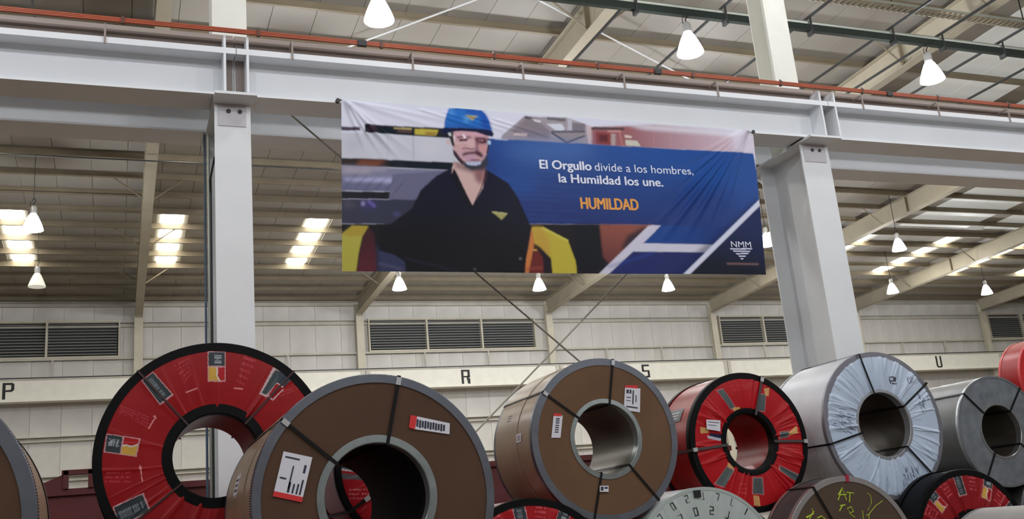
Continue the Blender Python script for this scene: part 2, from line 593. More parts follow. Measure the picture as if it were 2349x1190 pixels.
colL = column(1.31, 0.222, 'white steel column left of the banner, with conduits running down its side')
colR = column(10.36, 0.272, 'broad white steel column at the right, behind the white wrapped coil')
for (dx, dy, r, mt, z0, z1) in ((-0.27, 0.36, 0.016, teal_cable, 0.1, 7.0), (-0.245, 0.10, 0.02, galv_pipe, 0.1, 6.9), (-0.24, -0.14, 0.014, dark_steel, 0.1, 6.2)):
    MB().tube([(dx, dy, z0), (dx, dy, z1)], r, 8).build('conduit', mt, colL)
MB().tube([(-0.24, -0.14, 6.0), (-0.26, -0.3, 6.1), (-0.22, -0.5, 6.35)], 0.013, 6).build('cable_hook', dark_steel, colL)


# ------------------------------------------------------------------ crane girders
def girder(x0, x1, yc, label, front=True):
    s = -1 if front else 1
    gd = empty('runway_girder', (x0, yc, 7.11), label, 'girder', 'crane runway girders')
    L = x1 - x0
    MB().box(0, L, -0.25, 0.25, 0.0, 0.03).build('bottom_flange', paint_girder, gd)
    MB().box(0, L, -0.006, 0.006, 0.03, 0.59).build('web', paint_girder, gd)
    MB().box(0, L, -0.30, 0.30, 0.59, 0.615).build('top_flange', paint_girder, gd)
    MB().box(0, L, -0.312, -0.295, 0.545, 0.625).build('channel_lip', paint_girder, gd)
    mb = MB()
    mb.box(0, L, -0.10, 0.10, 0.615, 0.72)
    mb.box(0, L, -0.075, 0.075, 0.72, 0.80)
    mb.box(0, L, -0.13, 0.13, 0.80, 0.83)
    mb.build('rail_bed', rail_taupe, gd)
    MB().box(0, L, -0.04, 0.04, 0.83, 0.94).build('crane_rail', rail_taupe, gd)
    if front:
        n = max(1, int(L / 1.62))
        br = None
        for i in range(n):
            xx = 0.7 + i * 1.62
            if xx > L - 0.1:
                break
            if br is None:
                br = MB().box(-0.012, 0.012, -0.33, -0.313, 0.53, 0.80).box(-0.012, 0.012, -0.313, -0.10, 0.775, 0.80).build('bar_bracket', rail_taupe, gd, loc=(xx, 0, 0))
            else:
                share(br, (xx, 0, 0), gd)
        for e in (0.0, L):
            xx = 0.0 if e == 0 else L - 0.03
            if 0 < x0 + e < 12:
                off = 0.12 if e == 0 else -0.12
                MB().box(xx + off, xx + off + 0.03, -0.31, -0.006, 0.03, 0.80).build('end_stiffener', paint_girder, gd)
                MB().box(min(xx + off + 0.015, xx + 0.015), max(xx + off + 0.015, xx + 0.015), -0.03, -0.008, 0.03, 0.80).build('end_plate', rail_taupe, gd)
    return gd


XJ1, XJ2 = 1.345, 10.62
girder(-9.0, XJ1 - 0.006, YG, 'front white runway girder left of the left column, under the orange bars')
girder(XJ1 + 0.006, XJ2 - 0.006, YG, 'front white runway girder between the two columns, holding the banner')
girder(XJ2 + 0.006, 19.6, YG, 'front white runway girder right of the right column')
girder(-9.0, XJ1 - 0.006, 13.33, 'rear runway girder behind the left front girder', False)
girder(XJ1 + 0.006, XJ2 - 0.006, 13.33, 'rear runway girder behind the banner', False)
girder(XJ2 + 0.006, 19.6, 13.33, 'rear runway girder seen under the right front girder', False)

cr = empty('conductor_rail', (-9, 11.76, 7.925), 'orange crane conductor bars running along the top of the front girders', 'power rail')
for i, z in enumerate((0.005, 0.026, 0.047)):
    MB().box(0, 28.6, -0.02, 0.014, z, z + 0.016).build('conductor_bar', orange_m, cr)
xx = 0.9
cl = None
while xx < 28.4:
    if cl is None:
        cl = MB().box(-0.02, 0.02, -0.03, 0.02, -0.012, 0.072).build('hanger_clamp', mat('clamp_dark', (92, 52, 36), 0.5), cr, loc=(xx, 0, 0))
        MB().box(-0.008, 0.008, -0.01, 0.01, 0.07, 0.10).build('clamp_bolt', dark_steel, cl)
    else:
        c = copy_tree(cl, cr)
        c.location = (xx, 0, 0)
    xx += 1.62
for px in (830, 1508, 2040):
    p = at(px, 100 + (px - 830) * 0.1, Y=11.76)
    MB().box(-0.06, 0.06, -0.035, 0.02, -0.01, 0.068).build('joint_cover', black_m, cr, loc=(p[0] + 9, 0, 0))

# X bracing between the columns
tag(MB().tube([(1.72, 12.62, 7.62), (10.0, 12.62, 0.29)], 0.013, 6).build('brace_rod', mat('rod_grey', (128, 124, 110), 0.5)),
    'long diagonal brace rod falling from the left column to the right, partly behind the banner', 'brace rod')
tag(MB().tube([(1.6, 12.66, 0.36), (9.9, 12.66, 7.5)], 0.014, 6).build('brace_rod', mat('rod_pale', (176, 172, 156), 0.5)),
    'long diagonal brace rod rising to the right, crossing behind the lower edge of the banner', 'brace rod')

# ------------------------------------------------------------------ pipes, angles and ladder tray under the roof
lp = empty('lighting_bar', (0, 15.0, 11.0), 'dark green steel channel hung under the roof with lamps below it', 'bar')
MB().box(-9.0, 30, -0.05, 0.05, -0.02, 0.13).build('channel', green_pipe, lp)
MB().tube([(-9.0, 0.02, 0.19), (30, 0.02, 0.19)], 0.05, 8).build('conduit', galv_pipe, lp)
hang = None
for x in (-6.0, -1.5, 9.25, 11.3, 13.4, 15.6, 17.0, 18.8, 20.7):
    if hang is None:
        hang = MB().box(-0.02, 0.02, -2.2, 4.4, 0.28, 0.33).box(-0.03, 0.03, -0.08, 0.08, -0.10, 0.0).box(-0.02, 0.02, -0.07, -0.05, 0.0, 0.30).build('support_angle', dark_steel, lp, loc=(x, 0, 0))
    else:
        c = copy_tree(hang, lp)
        c.location = (x, 0, 0)
lt = empty('cable_tray', (0, 15.2, 12.1), 'ladder type cable tray high under the roof at top right', 'cable tray')
p0 = at(1950, 2, Y=15.2)
zt = p0[2] - 12.1
MB().box(9.5, 32, -0.10, -0.08, zt, zt + 0.06).box(9.5, 32, 0.16, 0.18, zt, zt + 0.06).build('side_rails', galv_pipe, lt)
mb = MB()
x = 9.6
while x < 32:
    mb.box(x, x + 0.05, -0.09, 0.17, zt - 0.02, zt + 0.012)
    x += 0.16
mb.build('rungs', paint_beige, lt)['kind'] = 'stuff'
MB().tube([(9.5, 0.24, zt + 0.1), (32, 0.24, zt + 0.1)], 0.06, 8).build('conduit', galv_pipe, lt)
for x in (12, 16, 20, 24, 28):
    MB().box(x, x + 0.02, 0.0, 0.02, zt, roof_z(15) - 12.1).build('drop_rod', dark_steel, lt)
tag(MB().tube([(-9, 25.8, 11.56), (20, 25.8, 11.56)], 0.02, 6).build('conduit_pipe', dark_steel), 'thin dark conduit running under the far roof behind the left column', 'pipe')


# ------------------------------------------------------------------ high bay lamps
def make_lamp(kind):
    root = empty('high_bay_lamp', (0, 0, 0))
    glow = {'near': lamp_on, 'over': lamp_on, 'far': lamp_on_far, 'off': lamp_off}[kind]
    MB().lathe_z([(0.0, 0.30), (0.08, 0.30), (0.12, 0.24), (0.17, 0.13), (0.222, 0.0), (0.255, -0.10), (0.262, -0.14), (0.245, -0.14), (0.17, 0.02), (0.0, 0.04)], 28).build('reflector', glow, root, True)
    MB().lathe_z([(0.0, 0.52), (0.06, 0.52), (0.085, 0.48), (0.085, 0.32), (0.07, 0.30), (0.0, 0.30)], 16).build('ballast_housing', lamp_body, root, True)
    MB().tube([(0, 0, 0.52), (0, 0, 0.60), (0.05, 0, 0.66), (0.02, 0, 0.74), (-0.03, 0, 0.70)], 0.012, 6).build('hook', black_m, root)
    MB().lathe_z([(0.0, -0.13), (0.248, -0.13), (0.248, -0.138), (0.0, -0.138)], 28).build('lens', glow, root, False)
    MB().tube([(-0.01, 0, 0.7), (-0.08, 0, 0.6), (-0.07, 0, 0.45)], 0.008, 5).build('power_cord', black_m, root)
    if kind != 'off':
        ld = bpy.data.lights.new('lamp_light', 'POINT')
        ld.energy = LAMP_W * (0.45 if kind == 'over' else 1.0)
        ld.color = LAMP_RGB
        ld.shadow_soft_size = 0.22
        lo = bpy.data.objects.new('lamp_light', ld)
        COL.objects.link(lo)
        lo.parent = root
        lo.location = (0, 0, -0.38)
    return root


protos = {}


def lamp(x, y, z, kind, label, group=None, drop=True):
    if kind not in protos:
        protos[kind] = make_lamp(kind)
        r = protos[kind]
    else:
        r = copy_tree(protos[kind])
        for ch in list(r.children):
            if ch.name.startswith('drop_cord'):
                bpy.data.objects.remove(ch)
    r.location = (x, y, z)
    tag(r, label, 'lamp', group)
    top = (11.0 if (abs(y - 15.0) < 0.3) else roof_z(y) + 0.01) - z
    MB().box(-0.008, 0.008, -0.008, 0.008, 0.72, max(0.74, top)).build('drop_cord', dark_steel, r)
    return r


NEAR = 'lit lamps of the near row'
FAR = 'lit lamps over the far aisle'
lamp(4.12, 15, 10.32, 'near', 'bright high bay lamp at top centre left, right of the left column', NEAR)
lamp(10.36, 15, 10.32, 'near', 'bright high bay lamp hung from the green bar, just left of the right column', NEAR)
lamp(16.5, 15, 10.28, 'near', 'bright high bay lamp at top right, right of the right column', NEAR)
lamp(9.51, 34, 10.33, 'far', 'small lit lamp under the lower left part of the banner', FAR)
lamp(15.06, 34, 10.33, 'far', 'small lit lamp under the middle of the banner', FAR)
lamp(20.76, 34, 10.33, 'far', 'small lit lamp under the lower right part of the banner', FAR)
lamp(21.07, 27.6, 10.33, 'far', 'lit lamp touching the right edge of the banner, left of the right column', FAR)
lamp(27.13, 27.8, 10.33, 'far', 'lit lamp right of the right column, the upper one', FAR)
lamp(32.7, 34.4, 10.33, 'far', 'lit lamp low right of the right column, under a pale rafter', FAR)
lamp(38.6, 34.6, 10.33, 'far', 'lit lamp farthest right over the far aisle', FAR)
lamp(-2.14, 27.7, 10.33, 'far', 'lit lamp in front of the leftmost skylight', FAR)
lamp(-2.43, 33.8, 10.33, 'off', 'unlit cream lamp below the leftmost skylight', 'unlit lamp')
HID = 'lamps overhead outside the picture'
for yy in (9.6, 3.0, -4.0, -11.0):  # unseen lamp rows; last added, first dimmed, to light the girder webs
    for xx in (-8.3, -2.1, 4.12, 10.36, 16.6, 22.8):
        lamp(xx, yy, 11.0 if yy > 9 else 10.32, 'over' if yy > 9 else 'near', 'lit high bay lamp overhead outside the picture', HID)
for xx in (-2.4, 3.6, 9.5, 15.1):  # unseen lamps added between the near and far rows
    if xx > 0:
        lamp(xx, 22.5 if xx < 0 else 20.9, 11.2, 'near', 'added high bay lamp, unseen above the girders', 'added lamps, unseen above the girders')

# ------------------------------------------------------------------ dark red steel barrier behind the coils
bar = empty('steel_barrier', (0, 14.0, 0), 'dark red steel barrier standing low behind the coils, with a raised lug box at left', 'barrier')
MB().box(-7.0, 9.3, 0.0, 0.03, 0.05, 2.50).build('wall_plate', red_steel, bar)
MB().box(-7.0, 9.3, -0.06, 0.06, 2.44, 2.52).build('top_rail', red_steel, bar)
rb = None
x = -6.8
while x < 9.3:
    if rb is None:
        rb = MB().box(-0.05, 0.05, -0.08, 0.0, 0.0, 2.44).build('rib', red_steel, bar, loc=(x, 0, 0))
    else:
        share(rb, (x, 0, 0), bar)
    x += 1.15
lg = MB()
L0, L1, Z0, Z1 = -0.62, -0.27, 2.52, 2.74
lg.box(L0, L0 + 0.06, -0.1, 0.1, Z0, Z1)
lg.box(L1 - 0.06, L1, -0.1, 0.1, Z0, Z1)
lg.box(L0 - 0.02, L1 + 0.02, -0.1, 0.1, Z1 - 0.05, Z1 + 0.01)
lg.prism([(L0 - 0.45, 2.52), (L0, 2.52), (L0, 2.70)], 1, -0.04, 0.04)
lg.prism([(L1, 2.70), (L1, 2.52), (L1 + 0.3, 2.52)], 1, -0.04, 0.04)
lg.build('lug_box', red_steel, bar)

# ------------------------------------------------------------------ coils
WHITE = (205, 200, 205)
GREYB = (52, 60, 64)
YEL = (204, 160, 70)
PINK = (206, 110, 116)


class Coil:
    def __init__(self, label, C, R, r, W, body, bore, group=None, seg=128):
        self.C, self.R, self.r, self.W = C, R, r, W
        self.root = empty('steel_coil', (C[0], C[1], C[2] - R), label, 'steel coil', group)
        self.off = (0, 0, R)
        self.part(MB().lathe_y([(r, W), (R, W), (R, 0.0), (R - 0.004, -0.001)], seg), 'barrel', body)
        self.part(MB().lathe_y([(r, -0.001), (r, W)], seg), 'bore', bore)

    def part(self, mb, name, m, smooth=True, parent=None):
        o = mb.build(name, m, parent or self.root, smooth)
        if parent is None:
            o.location = self.off
        return o

    def loc(self, px, py, dy=0.0):
        p = at(px, py, Y=self.C[1] + dy)
        return (p[0] - self.C[0], p[2] - self.C[2])

    def flat_face(self, m, y=-0.002, seg=128, name='face_board'):
        R, r = self.R, self.r
        return self.part(MB().lathe_y([(R - 0.005, y), (r, y)], seg), name, m)

    def rings(self, m_out, m_in, wo=0.045, wb=0.06, wi=0.05, crimp=False, t=0.006, seg=None, front_only=False):
        R, r, W = self.R, self.r, self.W
        sg = seg or (640 if crimp else 128)
        rm = (lambda i, k: (0.0035 if k % 2 else -0.002) if i in (0, 1, 2) else 0) if crimp else None
        def ring(y0, s):
            return [(R + t, y0 + s * wb), (R + t, y0 + s * wb * 0.5), (R + t, y0), (R + t * 0.4, y0 - s * t * 0.9), (R - wo, y0 - s * t), (R - wo, y0 - s * 0.001)]
        self.part(MB().lathe_y(ring(-0.003, 1), sg, rmod=rm), 'outer_ring', m_out)
        if not front_only:
            self.part(MB().lathe_y(ring(W + 0.003, -1)[::-1], sg, rmod=None), 'outer_ring', m_out)
        if m_in:
            self.part(MB().lathe_y([(r + wi, -0.001), (r + wi, -t - 0.004), (r, -t - 0.006), (r - t, -t), (r - t, 0.09)], 128), 'inner_ring', m_in)

    def strap(self, px, py, w=0.026, m=None, clip=None, bump=0.012, side=True, inner=True):
        x, z = self.loc(px, py)
        a = math.atan2(z, x)
        R, r, W = self.R, self.r, self.W
        t = 0.004
        mb = MB()
        if side:
            mb.box(R + 0.008, R + 0.008 + t, -bump, W + 0.01, -w / 2, w / 2)
        mb.box(r - 0.012, R + 0.008 + t, -bump - t, -bump, -w / 2, w / 2)
        if inner:
            mb.box(r - 0.012 - t, r - 0.012, -bump - t, W + 0.01, -w / 2, w / 2)
        mb.box(r - 0.012, R + 0.01, W + 0.008, W + 0.008 + t, -w / 2, w / 2)
        o = self.part(mb, 'strap', m or strap_m, False)
        o.rotation_euler = (0, -a, 0)
        if clip is not None:
            rr = (R - 0.03) if clip < 0 else clip
            MB().box(rr - 0.028, rr + 0.028, -bump - t - 0.008, -bump - t, -w * 0.75, w * 0.75).build('seal_clip', clip_m, o)
        return o

    def label(self, pts, band=None, rows=3, y=-0.010, seed=1):
        """paper label: four corners in pixels, top edge first; band = corners of the red stripe"""
        q = [self.loc(*p) for p in pts]
        mb = MB().prism(q, 1, y, y + 0.004)
        o = self.part(mb, 'shipping_label', paper_m, False)
        if band:
            qb = [self.loc(*p) for p in band]
            MB().prism(qb, 1, y - 0.0012, y + 0.004).build('red_stripe', red_ink, o)
        def uv(u, v):
            a = [q[0][k] * (1 - u) + q[1][k] * u for k in (0, 1)]
            b = [q[3][k] * (1 - u) + q[2][k] * u for k in (0, 1)]
            return (a[0] * (1 - v) + b[0] * v, a[1] * (1 - v) + b[1] * v)
        pr = MB()
        for (u0, v0, u1, v1) in rows:
            pr.prism([uv(u0, v0), uv(u1, v0), uv(u1, v1), uv(u0, v1)], 1, y - 0.0015, y - 0.0002)
        pr.build('printing', ink_m, o)
        return o

    def printed_face(self, m, base, nt=720, nr=60, amp=0.018, pleats=44, seed=3, art=(), streak=0.0, puff=0.03):
        """wrapped face with pleats; art is a list of (polygon in metres, colour)"""
        rg = np.random.default_rng(seed)
        R, r = self.R - 0.03, self.r + 0.0
        T = np.linspace(0, 2 * PI, nt, endpoint=False)
        Q = np.linspace(0, 1, nr)
        TT, QQ = np.meshgrid(T, Q, indexing='ij')
        RR = r + (R - r) * QQ
        h = np.zeros_like(TT)
        for _ in range(pleats):
            t0, wd, am = rg.uniform(0, 2 * PI), rg.uniform(0.018, 0.07), rg.uniform(0.3, 1.0)
            sl = rg.uniform(-0.12, 0.12)
            d = (TT - t0 - sl * (QQ - 0.5) + PI) % (2 * PI) - PI
            fade = np.clip(QQ * 1.3 + 0.1, 0, 1) if rg.random() < 0.6 else np.clip(1.2 - QQ * 0.8, 0, 1)
            h += am * fade * np.where(d > 0, np.exp(-(d / wd) ** 2), np.exp(-(d / (wd * 0.35)) ** 2))
        h = h / max(h.max(), 1e-6) * np.clip(np.minimum(QQ, 1 - QQ) / 0.10, 0, 1)
        Yv = -0.004 - amp * h - puff * np.sin(PI * np.clip(QQ, 0, 1)) * 0.35
        Xv, Zv = RR * np.cos(TT), RR * np.sin(TT)
        colr = np.empty(TT.shape + (4,))
        colr[..., :3] = lin(base)
        colr[..., 3] = 1
        for poly, c in art:
            msk = in_poly(Xv, Zv, poly)
            colr[msk, :3] = lin(c)
        if streak > 0:
            for _ in range(70):
                t0, q0, ln, wd = rg.uniform(0, 2 * PI), rg.uniform(0.05, 0.95), rg.uniform(0.05, 0.25), rg.uniform(0.004, 0.012)
                d = (TT - t0 + (QQ - q0) * 0.1 + PI) % (2 * PI) - PI
                colr[(np.abs(d) < wd) & (np.abs(QQ - q0) < ln), :3] *= (1 - streak)
        V = np.stack([Xv, Yv, Zv], -1).reshape(-1, 3)
        i = np.arange(nt)[:, None] * nr
        i2 = ((np.arange(nt) + 1) % nt)[:, None] * nr
        j = np.arange(nr - 1)[None, :]
        Fq = np.stack([i + j, i + j + 1, i2 + j + 1, i2 + j], -1).reshape(-1, 4)
        o = grid_obj('wrapped_face', V, Fq, colr.reshape(-1, 4), m, self.root)
        o.location = self.off
        return o


def grid_obj(name, V, Fq, colr, m, parent=None):
    me = bpy.data.meshes.new(name)
    me.vertices.add(len(V))
    me.vertices.foreach_set('co', np.ascontiguousarray(V, np.float32).ravel())
    me.loops.add(Fq.size)
    me.loops.foreach_set('vertex_index', np.ascontiguousarray(Fq, np.int32).ravel())
    me.polygons.add(len(Fq))
    me.polygons.foreach_set('loop_start', np.arange(0, Fq.size, 4, dtype=np.int32))
    me.polygons.foreach_set('use_smooth', np.ones(len(Fq), bool))
    me.update(calc_edges=True)
    me.validate()
    a = me.color_attributes.new('art', 'FLOAT_COLOR', 'POINT')
    a.data.foreach_set('color', np.ascontiguousarray(colr, np.float32).ravel())
    me.materials.append(m)
    o = bpy.data.objects.new(name, me)
    COL.objects.link(o)
    if parent:
        o.parent = parent
    return o


def text_lines(a, b, c, d, n=4, seed=0, fill=0.55):
    """rows of short dashes filling the quad a b c d (a-b is the top edge), as unreadable small print"""
    rg = random.Random(seed)
    out = []
    for k in range(n):
        v0, v1 = (k + 0.15) / n, (k + 0.15 + fill) / n
        u = 0.0
        while u < 0.97:
            du = rg.uniform(0.05, 0.10)
            if rg.random() < 0.85:
                def P(uu, vv):
                    return tuple((a[i] * (1 - uu) + b[i] * uu) * (1 - vv) + (d[i] * (1 - uu) + c[i] * uu) * vv for i in (0, 1))
                out.append([P(u, v0), P(min(u + du * 0.7, 1), v0), P(min(u + du * 0.7, 1), v1), P(u, v1)])
            u += du
    return out


def dark_box(q, logo=False, seed=0):
    """printed box on the wrap: pale outline, slate fill, small lettering; q = corners, first edge = outer end"""
    out = []
    cx = sum(p[0] for p in q) / 4
    cz = sum(p[1] for p in q) / 4
    def shrink(s):
        return [(cx + (p[0] - cx) * s, cz + (p[1] - cz) * s) for p in q]
    def P(u, v):
        return tuple((q[0][i] * (1 - u) + q[1][i] * u) * (1 - v) + (q[3][i] * (1 - u) + q[2][i] * u) * v for i in (0, 1))
    out.append((q, (196, 150, 152)))
    if logo:
        out.append(([P(.05, .03), P(.95, .03), P(.95, .48), P(.05, .48)], GREYB))
        for t in text_lines(P(.30, .10), P(.30, .42), P(.80, .42), P(.80, .10), 1, seed, .8):
            out.append((t, (150, 156, 160)))
        out.append(([P(.05, .53), P(.95, .53), P(.95, .96), P(.05, .96)], YEL))
        out.append(([P(.42, .53), P(.95, .53), P(.95, .96), P(.60, .96), P(.45, .78), P(.50, .62)], (214, 200, 190)))
        out.append(([P(.55, .53), P(.95, .53), P(.95, .96), P(.72, .96), P(.55, .80), P(.58, .62)], (170, 28, 34)))
    else:
        out.append(([P(.06, .03), P(.94, .03), P(.94, .95), P(.06, .95)], GREYB))
        for t in text_lines(P(.22, .12), P(.22, .88), P(.66, .88), P(.66, .12), 1, seed, .85):
            out.append((t, (112, 118, 124)))
    return out


UP = 'upper tier coils'
LOW = 'lower tier coils'
# ---- coil 1: big red wrapped coil at left
c1 = Coil('large red wrapped coil with black rings at left, printed film, hall visible through its bore', (0.776, 8.753, 2.372), 0.95, 0.355, 1.05, red_film, red_film, UP)
L = lambda pts: [c1.loc(*p) for p in pts]
art = []
art += dark_box(L([(324, 873), (351, 852), (398, 906), (367, 930)]), seed=1)
art += dark_box(L([(476, 806), (517.5, 806), (517, 876), (476, 876)]), True, seed=2)
art += dark_box(L([(238, 1037), (244, 994), (322, 1006), (313, 1048)]), True, seed=3)
art += dark_box(L([(274, 1210), (258, 1162), (329, 1130), (346, 1172)]), seed=4)
art += [(L([(626, 843), (652, 853), (611, 912), (594, 904)]), (196, 170, 172)), (L([(631, 848), (652, 856), (611, 906), (599, 902)]), (66, 76, 78))]
art += [(L([(640, 853), (672, 868), (648, 890), (634, 880)]), (50, 58, 68))]
for seg in ([(634, 880), (648, 890), (650, 887), (636, 877)], [(612, 908), (623, 918), (625, 915), (614, 905)], [(623, 918), (648, 892), (650, 894), (625, 920)]):
    art.append((L(seg), (214, 170, 176)))
for q, n, sd in (([(398, 836), (432, 820), (441, 862), (424, 884)], 5, 5), ([(559, 816), (590, 824), (556, 892), (541, 882)], 5, 6),
                 ([(276, 928), (344, 956), (340, 985), (274, 948)], 4, 7), ([(240, 1082), (300, 1080), (300, 1112), (242, 1110)], 3, 8),
                 ([(640, 900), (690, 880), (694, 890), (646, 912)], 2, 9)):
    art += [(t, (176, 62, 70)) for t in text_lines(*L(q), n=n, seed=sd, fill=0.4)]
for seg in ([(425, 899), (452, 889), (453, 892), (426, 902)], [(339, 983), (355, 957), (358, 959), (341, 985)], [(321, 1073), (325, 1105), (328, 1105), (323, 1071)],
            [(536, 889), (557, 891), (557, 894), (536, 892)], [(350, 955), (360, 962), (356, 952)], [(318, 1076), (326, 1075), (321, 1066)]):
    art.append((L(seg), (220, 140, 140)))
c1.printed_face(red_print, (146, 18, 22), 1300, 110, 0.016, 40, 11, art)
c1.rings(ring_black, ring_black, 0.065, 0.07, 0.075, t=0.009)
for p in ((322, 858), (664, 862), (258, 1240)):
    c1.strap(*p, w=0.016, m=mat('strap_brown', (52, 18, 18), 0.5), bump=0.022, inner=False)

# ---- coil 2: big kraft coil, centre left
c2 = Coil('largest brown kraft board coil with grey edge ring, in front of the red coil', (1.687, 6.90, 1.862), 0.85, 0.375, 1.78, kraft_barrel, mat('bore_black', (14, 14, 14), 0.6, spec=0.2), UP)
c2.flat_face(kraft_m)
c2.rings(ring_m, ring_in, 0.055, 0.11, 0.05, crimp=True)
c2.strap(655, 970, clip=-1, w=0.024)
c2.strap(912, 880, clip=-1, w=0.024)
c2.strap(1000, 1400, w=0.024)
c2.strap(620, 1380, w=0.024)
rows_big = [(0.08, 0.62, 0.30, 0.66), (0.42, 0.30, 0.47, 0.86), (0.42, 0.70, 0.50, 0.95), (0.58, 0.72, 0.64, 0.95), (0.72, 0.70, 0.78, 0.95), (0.84, 0.58, 0.90, 0.95), (0.80, 0.22, 0.88, 0.42), (0.10, 0.10, 0.60, 0.14)]
c2.label([(650, 1035), (716, 1049), (694, 1142), (628, 1127)], [(628, 1126), (694.5, 1140), (692, 1152), (625, 1138)], rows_big)
bars = [(0.06 + 0.075 * i, 0.22 + 0.02 * (i % 3), 0.115 + 0.075 * i, 0.78 + 0.06 * (i % 2)) for i in range(11)]
c2.label([(951, 954), (1031, 971), (1030, 996), (948, 984)], [(941, 952), (956, 955), (951, 985), (937, 981)], bars)
# seam in the barrel paper and a label on the barrel
c2.part(MB().lathe_y([(0.852, 0.52), (0.856, 0.521), (0.856, 1.72), (0.85, 1.721)], 128), 'paper_overlap', kraft_barrel)


def barrel_label(c, ang, y0, y1, span, m=paper_m, red=False, lift=0.006):
    a0, a1 = math.radians(ang - span / 2), math.radians(ang + span / 2)
    mb = MB()
    n = 6
    R = c.R + lift
    for i in range(n + 1):
        a = a0 + (a1 - a0) * i / n
        for y in (y0, y1):
            mb.v.append((R * math.cos(a), y, R * math.sin(a)))
    for i in range(n):
        mb.f.append((2 * i, 2 * i + 2, 2 * i + 3, 2 * i + 1))
    o = c.part(mb, 'barrel_label', m)
    pr = MB()
    R2 = R + 0.0015
    am = (a0 + a1) / 2
    for k in range(3):
        a = a0 + (a1 - a0) * (0.25 + 0.22 * k)
        da = (a1 - a0) * 0.08
        yy0, yy1 = y0 + (y1 - y0) * 0.2, y0 + (y1 - y0) * 0.8
        n0 = len(pr.v)
        for aa, y in ((a, yy0), (a + da, yy0), (a + da, yy1), (a, yy1)):
            pr.v.append((R2 * math.cos(aa), y, R2 * math.sin(aa)))
        pr.f.append((n0, n0 + 1, n0 + 2, n0 + 3))
    pr.build('printing', ink_m if m is not GREYM else paper_m, o)
    return o


GREYM = mat('print_slate', (70, 78, 84), 0.4)
barrel_label(c2, 166, 0.95, 1.2, 12)
# ---- coil 3: kraft coil in the middle
c3 = Coil('brown kraft board coil in the middle of the upper tier, below the letter S', (4.80, 9.483, 2.380), 0.85, 0.375, 1.12, kraft_barrel, bore_brown, UP)
c3.flat_face(kraft_mid)
c3.rings(ring_m, ring_in, 0.07, 0.06, 0.045)
c3.part(MB().lathe_y([(0.852, 0.42), (0.857, 0.421), (0.857, 1.06), (0.85, 1.061)], 128), 'paper_overlap', kraft_barrel)
for p in ((1257, 908), (1404, 838), (1508, 1143), (1362, 1195)):
    c3.strap(*p, w=0.024, clip=-1 if p[0] in (1257, 1404) else None)
c3.label([(1433, 889), (1468, 891), (1467, 946), (1430, 940)], [(1433, 884), (1462, 884), (1462, 891), (1433, 889)],
         [(0.1, 0.08, 0.25, 0.25), (0.3, 0.08, 0.42, 0.25), (0.5, 0.1, 0.58, 0.7), (0.15, 0.8, 0.85, 0.86), (0.12, 0.4, 0.4, 0.44), (0.12, 0.55, 0.4, 0.58), (0.7, 0.3, 0.76, 0.6)])
c3.label([(1269, 953), (1290, 953), (1285, 1004), (1264, 1004)], [(1269, 948), (1287, 949), (1287, 955), (1269, 954)],
         [(0.3, 0.12, 0.7, 0.18), (0.3, 0.22, 0.7, 0.27), (0.3, 0.31, 0.7, 0.36), (0.3, 0.42, 0.7, 0.47), (0.3, 0.52, 0.7, 0.57), (0.3, 0.62, 0.7, 0.67), (0.3, 0.72, 0.7, 0.77)])
c3.label([(1374, 1114), (1394, 1114), (1394, 1128), (1374, 1128)], None, [(0.1, 0.15, 0.4, 0.8), (0.5, 0.2, 0.9, 0.5)], y=-0.022)
barrel_label(c3, 157, 0.62, 0.82, 9)
barrel_label(c3, 174, 0.28, 0.42, 6)

# ---- coil 4: red coil right of the middle
c4 = Coil('small red wrapped coil with black rings between the kraft coil and the white coil', (6.885, 9.931, 2.286), 0.80, 0.335, 0.77, red_film, red_film, UP)


def K(pts):
    return [c4.loc(1540 + x / 3.5, 850 + y / 3.5) for x, y in pts]


a4 = []
SL8 = (84, 92, 92)
Y8 = (206, 158, 100)
for p in ([(365, 160), (415, 150), (505, 290), (470, 315)], [(695, 195), (752, 188), (745, 325), (685, 322)], [(868, 490), (932, 488), (935, 532), (868, 545)],
          [(868, 765), (1025, 838), (1000, 892), (866, 800)], [(652, 860), (725, 860), (735, 992), (648, 985)], [(440, 770), (492, 800), (420, 935), (350, 905)]):
    q = K(p)
    cx = sum(a for a, _ in q) / 4
    cz = sum(b for _, b in q) / 4
    a4.append(([(cx + (a - cx) * 1.14, cz + (b - cz) * 1.08) for a, b in q], (188, 120, 120)))
    a4.append((q, SL8))
for i, t in enumerate(text_lines(*K([(662, 870), (718, 870), (722, 985), (658, 980)]), n=8, seed=4, fill=0.4)):
    a4.append((t, (40, 44, 46)))
for p in ([(488, 300), (545, 290), (552, 330), (508, 352)], [(738, 145), (784, 138), (775, 205), (750, 200)], [(930, 500), (1002, 440), (1012, 500), (940, 522)],
          [(652, 1000), (700, 1008), (712, 1090), (662, 1082)], [(448, 738), (508, 758), (492, 792), (448, 772)], [(228, 450), (300, 465), (292, 500), (230, 505)]):
    a4.append((K(p), Y8))
for q, sd in (([(268, 290), (400, 330), (470, 400), (300, 350)], 1), ([(530, 900), (600, 900), (600, 1010), (530, 1000)], 2), ([(840, 380), (930, 300), (950, 330), (860, 410)], 3),
              ([(880, 590), (1030, 600), (1030, 680), (880, 660)], 4), ([(470, 120), (640, 100), (640, 150), (500, 170)], 5)):
    a4 += [(t, (188, 66, 72)) for t in text_lines(*K(q), n=3, seed=sd, fill=0.35)]
a4.append((K([(300, 500), (425, 515), (405, 552), (310, 540)]), (30, 32, 60)))
a4.append((K([(280, 520), (400, 545), (390, 565), (290, 545)]), (176, 178, 190)))
c4.printed_face(red_print, (172, 20, 28), 900, 70, 0.03, 54, 5, a4)
c4.rings(ring_black, ring_black, 0.06, 0.075, 0.055, t=0.012)
